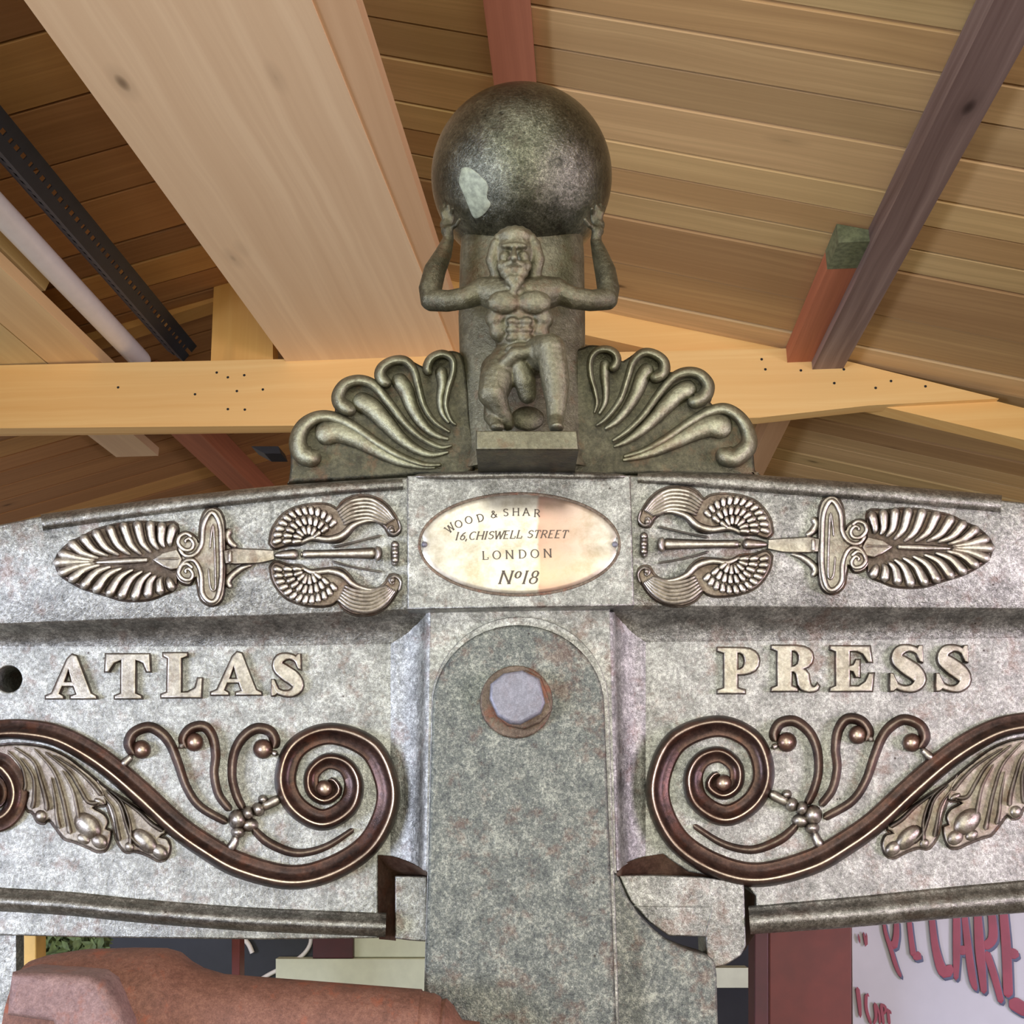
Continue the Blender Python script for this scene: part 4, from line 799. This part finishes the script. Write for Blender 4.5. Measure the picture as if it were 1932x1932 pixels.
# figure
def remeshed(balls, voxel, smooth=4):
    bm = bmesh.new()
    for c, r in balls:
        r3 = r if isinstance(r, tuple) else (r, r, r)
        g = bmesh.ops.create_icosphere(bm, subdivisions=2, radius=1)
        for v in g['verts']: v.co = Vector((v.co.x * r3[0], v.co.y * r3[1], v.co.z * r3[2])) + c
    me = bpy.data.meshes.new('b'); bm.to_mesh(me); bm.free(); o = bpy.data.objects.new('b', me); COL.objects.link(o)
    m = o.modifiers.new('r', 'REMESH'); m.mode = 'VOXEL'; m.voxel_size = voxel; s = o.modifiers.new('s', 'SMOOTH'); s.iterations = smooth; s.factor = .5
    out = bpy.data.meshes.new_from_object(o.evaluated_get(bpy.context.evaluated_depsgraph_get())); bpy.data.objects.remove(o); return out
bl = []
def B(x, y, dp, r, ry=None, rz=None): k = mpp(x, y, dp); bl.append((F(x, y, dp), (r * k, (rz if rz else r) * k, (ry if ry else r) * k)))
def limb(pts):
    for (x0, y0, d0, r0), (x1, y1, d1, r1) in zip(pts, pts[1:]):
        n = max(2, int(math.dist((x0, y0, d0 * 1800), (x1, y1, d1 * 1800)) / (min(r0, r1) * .3)))
        for k in range(n + 1):
            t_ = k / n; B(x0 + (x1 - x0) * t_, y0 + (y1 - y0) * t_, d0 + (d1 - d0) * t_, r0 + (r1 - r0) * t_)
# torso
limb([(984, 668, .066, 50), (982, 640, .068, 50), (980, 612, .070, 54), (980, 580, .070, 60)])
for s in (-1, 1):
    limb([(980 + s * 20, 560, .080, 38), (980 + s * 42, 554, .078, 34), (980 + s * 68, 550, .076, 28)])
    B(980 + s * 29, 570, .102, 33, 24, 17); B(980 + s * 44, 600, .088, 22, 24); B(980 + s * 38, 625, .084, 20, 22)
for y in (606, 622, 638):
    for s in (-1, 1): B(980 + s * 13, y, .098 - (y - 606) * .0002, 13, 8, 9)
B(982, 658, .094, 30, 12, 14)
# arms: shoulder, elbow, wrist, hand
limb([(914, 549, .076, 25), (880, 562, .078, 22), (845, 568, .074, 21), (814, 566, .066, 22), (812, 545, .062, 23), (820, 512, .056, 22), (836, 480, .048, 17), (846, 452, .046, 11), (845, 435, .049, 10.5)])
limb([(1046, 549, .076, 25), (1080, 562, .078, 22), (1115, 567, .074, 21), (1145, 564, .066, 22), (1148, 546, .062, 22), (1142, 512, .056, 21), (1132, 480, .048, 16), (1124, 455, .046, 11), (1126, 438, .049, 10.5)])
for s, hx in ((-1, 842), (1, 1129)):
    B(hx, 424, .046, 13, 15, 9); B(hx, 436, .047, 11)
    for k, (dx, dy, tx, ty) in enumerate(((-3, -10, -11, -34), (2, -12, -4, -38), (7, -11, 4, -36), (11, -8, 12, -30))):
        sx = -s
        limb([(hx + sx * dx, 424 + dy, .048, 4.8), (hx + sx * (dx + tx) / 2, 424 + (dy + ty) / 2, .050, 4.6), (hx + sx * tx, 424 + ty, .044 + .005 * k, 4.0)])
    limb([(hx + (-s) * 9, 430, .050, 5.4), (hx + (-s) * 19, 424, .057, 5), (hx + (-s) * 25, 414, .062, 4.2)])
# head: hair, brow, nose, cheeks, beard
limb([(972, 528, .082, 20), (972, 500, .088, 24)])
B(971, 476, .092, 38, 42, 34); B(971, 448, .098, 34, 20, 26)
for a in range(9):
    q = math.radians(200 + a * 17.5); B(972 + 39 * math.cos(q), 472 + 38 * math.sin(q), .098, 10)
limb([(936, 462, .096, 13), (929, 490, .092, 14), (938, 520, .086, 13)]); limb([(1008, 462, .096, 13), (1015, 490, .092, 14), (1008, 520, .086, 13)])
B(970, 465, .110, 28, 7, 11); B(956, 464, .113, 12, 5, 6); B(984, 464, .113, 12, 5, 6)          # brow
B(957, 474, .105, 6.5, 4); B(983, 474, .105, 6.5, 4)                                          # eyes
limb([(970, 470, .114, 5), (970, 482, .119, 6.5), (970, 487, .120, 7.5)])                     # nose
B(953, 486, .106, 13, 13); B(987, 486, .106, 13, 13)
limb([(954, 500, .112, 7), (970, 495, .115, 7), (986, 500, .112, 7)])
for x, y, r in ((948, 502, 12), (992, 502, 12), (955, 514, 13), (985, 514, 13), (970, 510, 14), (963, 528, 12), (978, 528, 12), (972, 540, 11), (968, 550, 8)): B(x, y, .106, r)
# legs: kneeling on the left, raised knee on the right
limb([(958, 682, .072, 36), (938, 715, .082, 35), (930, 742, .086, 30)])
limb([(932, 742, .090, 24), (944, 772, .082, 19), (958, 800, .074, 14)])
limb([(935, 755, .080, 22), (928, 785, .072, 17), (938, 806, .084, 11)])
limb([(1006, 680, .074, 37), (1024, 664, .096, 34), (1038, 658, .108, 30)])
limb([(1038, 660, .108, 29), (1044, 690, .106, 29), (1048, 722, .102, 28), (1050, 760, .100, 21), (1048, 792, .100, 17), (1048, 803, .110, 14)])
B(938, 806, .098, 15, 9, 16); B(1050, 807, .116, 15, 8, 22)
# drapery and rock
limb([(950, 690, .092, 14), (972, 668, .100, 14), (1000, 664, .102, 12)]); limb([(975, 672, .092, 16), (990, 720, .086, 22), (995, 745, .080, 18)])
B(995, 790, .058, 34, 26, 12); B(935, 700, .070, 30, 34)
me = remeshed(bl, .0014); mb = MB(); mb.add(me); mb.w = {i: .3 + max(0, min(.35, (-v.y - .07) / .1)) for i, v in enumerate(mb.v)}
mb.build('kneeling_man', M['crest'], fin, True, 'bearded bare-chested man kneeling on one knee')

# ================================================================== RUSTY LEVER
lev = thing('lever_arm', 'rusty brown round steel bar with a square boss, below the press head at left', 'lever', F(430, 1932, .1))
mb = MB(); rows = []
def ring(x, yt, R, d): # circular section whose top edge is at pixel yt
    k = mpp(x, yt, d); c = F(x, yt, d); c = Vector((c.x, -d, c.z - R * k)); return [Vector((c.x, c.y + R * k * math.cos(a), c.z + R * k * math.sin(a))) for a in [2 * math.pi * i / 40 for i in range(40)]]
for x, yt, R in ((60, 1812, 96), (90, 1802, 104), (160, 1791, 112), (250, 1788, 116), (310, 1789, 114), (335, 1796, 108), (355, 1812, 98), (380, 1826, 90), (420, 1838, 84), (600, 1852, 80), (795, 1867, 76)): rows.append(ring(x, yt, R, .085))
b0 = mb.grid(rows, True); mb.face(range(b0, b0 + 40)); mb.face(range(b0 + 10 * 40, b0 + 11 * 40)); mb.build('bar', M['rust'], lev, True)
mb = MB(); relief(mb, [[(17, 1836), (100, 1838), (165, 1842), (192, 1856), (212, 1885), (236, 1932), (250, 2010), (120, 2010), (95, 1930), (8, 1918), (12, 1870)]], .165, .1, .008, 4); mb.build('square_boss', M['boss'], lev, True)
mb = MB(); rows = []
for x, yt, R in ((792, 1869, 74), (806, 1872, 72), (812, 1874, 68), (818, 1874, 72), (830, 1880, 66), (834, 1886, 60), (842, 1884, 64), (856, 1898, 52), (860, 1906, 46), (872, 1924, 30), (905, 1928, 26)): rows.append(ring(x, yt, R, .085))
b0 = mb.grid(rows, True); mb.face(range(b0, b0 + 40)); mb.face(range(b0 + 400, b0 + 440)); mb.build('threaded_end', M['rust'], lev, True)

# ================================================================== THINGS BEHIND
def pyz(x, dback):
    lo, hi = 1000.0, 60000.0
    for _ in range(50):
        m_ = (lo + hi) / 2
        if F(x, m_, -dback).z > 0: lo = m_
        else: hi = m_
    return lo
def slab(name, x0, y0, x1, y1, dback, th, mat, label, cat, poly=None):
    if y1 > 2000: y1 = pyz(x0, dback)
    mb = MB(); relief(mb, [poly or [(x0, y0), (x1, y0), (x1, y1), (x0, y1)]], -dback, th, min(.0015, th / 4))
    c = F((x0 + x1) / 2, y1, -dback); o = mb.build(name, mat, origin=c); return tag(o, label, cat)
slab('maroon_post', 1452, 1700, 1607, 2300, .42, .12, M['maroon'], 'broad red-brown painted post below the right half of the press head', 'post')
slab('dark_post', 1424, 1700, 1450, 2300, .36, .04, M['maroond'], 'narrow dark maroon post left of the broad red-brown post', 'post')
bo = thing('lettered_sheet', 'white sheet with hand-painted red lettering at bottom right', 'sign', F(1770, 1932, -.5))
mb = MB(); relief(mb, [[(1606, 1640), (2100, 1560), (2100, 2300), (1612, 2300)]], -.5, .006, .001); mb.build('sheet', M['sheet'], bo)
ZS = lambda pts: Z(pts, 5.489, 1580, 1700)
def paint(strokes, name='painted_letter', mat='red', sh=True):
    for dd, mt, off in ((-.4965, 'blue', (3.5, 5)), (-.4960, mat, (0, 0))):
        if mt == 'blue' and not sh: continue
        m = MB()
        for s in strokes: ridge(m, [(x + off[0], y + off[1], w_) for x, y, w_ in ZS([(a_, b_, c_ * 1.3) for a_, b_, c_ in s])], dd, .0006, FLAT, step=5)
        m.build(name if mt != 'blue' else 'letter_shadow', M[mt], bo)
paint([[(480, 200, 24), (500, 330, 30), (560, 520, 34), (610, 680, 34), (660, 790, 24)], [(610, 180, 40), (610, 350, 50), (580, 500, 60)], [(530, 420, 60), (580, 470, 60)]])
paint([[(740, 180, 40), (765, 400, 44), (790, 580, 50)], [(780, 540, 90), (870, 600, 60)]])
paint([[(975, 150, 50), (1010, 450, 60), (1070, 680, 80), (1130, 740, 100), (1180, 660, 60)]])
paint([[(1235, 100, 60), (1235, 500, 64), (1228, 820, 40)], [(1310, 100, 50), (1350, 450, 60), (1400, 800, 60), (1440, 930, 30)], [(1240, 500, 80), (1350, 520, 80)]])
paint([[(1450, 80, 60), (1475, 500, 80), (1520, 960, 50)], [(1590, 60, 60), (1610, 380, 80), (1500, 480, 80)], [(1540, 520, 60), (1620, 760, 60), (1700, 1060, 50)]])
paint([[(1715, 60, 70), (1750, 500, 80), (1770, 1000, 80)], [(1750, 520, 90), (1880, 570, 80)], [(1780, 1030, 110), (1990, 1160, 110)]])
for s in ([[(205, 890, 34), (225, 1040, 34), (240, 1210, 20)]], [[(330, 990, 24), (300, 970, 26), (300, 1120, 26), (350, 1280, 24)]], [[(385, 1050, 26), (400, 1200, 26), (370, 1290, 20)], [(385, 1050, 20), (430, 1150, 20), (440, 1280, 20)]], [[(450, 1060, 26), (480, 1290, 24)], [(450, 1060, 24), (500, 1110, 24), (480, 1180, 20)]], [[(520, 1110, 24), (540, 1290, 24)], [(520, 1120, 24), (560, 1170, 20)]], [[(215, 340, 16), (235, 440, 16)], [(270, 320, 16), (300, 470, 20), (300, 330, 14)]]): paint(s, 'faint_letter', 'red', False)
# round yellow sign at the far right
sg = thing('round_sign', 'round yellow sign with black rim, partly hidden at the right behind the press head', 'sign', F(2010, 1045, -2.3))
CX, CY, RR = 2010, 1046, 236
mb = MB(); relief(mb, [circ(CX, CY, RR, 72)], -2.3, .03, .004, 3); mb.build('rim', M['black'], sg, True)
mb = MB(); relief(mb, [circ(CX, CY, RR - 5, 72), circ(CX, CY, RR - 8, 72)], -2.298, .004, .0005); mb.build('rim_line', M['cream'], sg, True)
mb = MB(); relief(mb, [circ(CX + 3, CY + 2, RR - 24, 72)], -2.296, .006, .001); mb.build('white_ring', M['cream'], sg, True)
mb = MB(); relief(mb, [circ(CX + 6, CY + 3, RR - 38, 72)], -2.293, .006, .001); mb.build('face', M['yellow'], sg, True)
for ch, x, y in (('1', 1893, 912), ('0', 1909, 897)):
    mb = MB(); stroke_text(mb, ch, x, y, 62, 0, 0, -2.291, wmin=.09, wmax=.13, serif=False)
    mb.build('numeral', M['ink'], sg, fixn=False)
# pale boards and dark frame seen in the gap under the head
slab('pale_board', 668, 1760, 1010, 1806, 1.40, .02, M['pale'], 'upper pale green-white board seen in the gap under the press head', 'board')
slab('pale_board', 520, 1809, 1010, 1930, 1.38, .04, M['pale'], 'lower pale green-white board in the gap above the rusty bar', 'board')
slab('wooden_block', 590, 1740, 666, 1808, 1.38, .04, M['maroond'], 'dark brown block left of the upper pale board in the gap', 'block')
slab('maroon_rail', 437, 1740, 452, 2300, 1.1, .04, M['maroon'], 'thin maroon upright seen in the gap above the rusty bar', 'post')
slab('pale_shelf', 1348, 1826, 1412, 1864, 1.38, .06, M['pale'], 'short pale board right of the bracket, under the guide block', 'board')
slab('yellow_post', 44, 1740, 68, 2300, .3, .03, M['yellow'], 'narrow yellow upright at lower left, between press cheek and greenery', 'post')
slab('dark_cabinet', 170, 1700, 1500, 2300, 1.42, .3, M['black'], 'dark cabinet in the background beneath the press head', 'cabinet')
# looping cable
def cable(pts, d, w_, label):
    q, _ = cr(pts, 6); mb = MB(); rows = []
    for i, p in enumerate(q):
        a, b = q[max(0, i - 1)], q[min(len(q) - 1, i + 1)]; t3 = (F(b[0], b[1], d) - F(a[0], a[1], d)).normalized(); n3 = Vector((0, 1, 0)); s3 = t3.cross(n3); r = w_ / 2 * mpp(p[0], p[1], d); c = F(p[0], p[1], d)
        rows.append([c + (s3 * math.cos(k) + n3 * math.sin(k)) * r for k in [j * math.pi / 4 for j in range(8)]])
    b0 = mb.grid(rows, True); mb.face(range(b0, b0 + 8)); mb.face(range(b0 + 8 * (len(rows) - 1), b0 + 8 * len(rows)))
    return tag(mb.build('cable', M['white'], None, True, origin=F(*pts[-1], d)), label, 'cable')
cable([(587, 1760), (585, 1782), (570, 1803), (540, 1822), (505, 1840), (470, 1862)], -1.41, 8, 'long white cable curving down in the gap right of the maroon upright')
cable([(452, 1765), (468, 1780), (476, 1798)], -1.41, 9, 'short white cable end hanging just right of the thin maroon upright')
# greenery outside
mb = MB(); rnd = random.Random(3)
for i in range(1500):
    c = F(rnd.uniform(60, 200), rnd.uniform(1745, 1850), -rnd.uniform(.7, .95)); a = rnd.uniform(0, 6.28); s_ = rnd.uniform(.008, .018)
    e1 = Vector((math.cos(a), rnd.uniform(-.5, .5), math.sin(a))) * s_; e2 = Vector((-math.sin(a), rnd.uniform(-.6, .6), math.cos(a))) * s_ * .4; b = len(mb.v)
    mb.v += [c - e1, c - e2 + Vector((0, -.002, 0)), c + e1, c + e2, ]; mb.face((b, b + 1, b + 2, b + 3))
tag(mb.build('ivy', M['green'], origin=F(130, 1850, -.8), fixn=False), 'dark green foliage seen under the head at lower left, beside the yellow upright', 'plant')

for o in COL.objects:
    if '_w' in o: del o['_w']
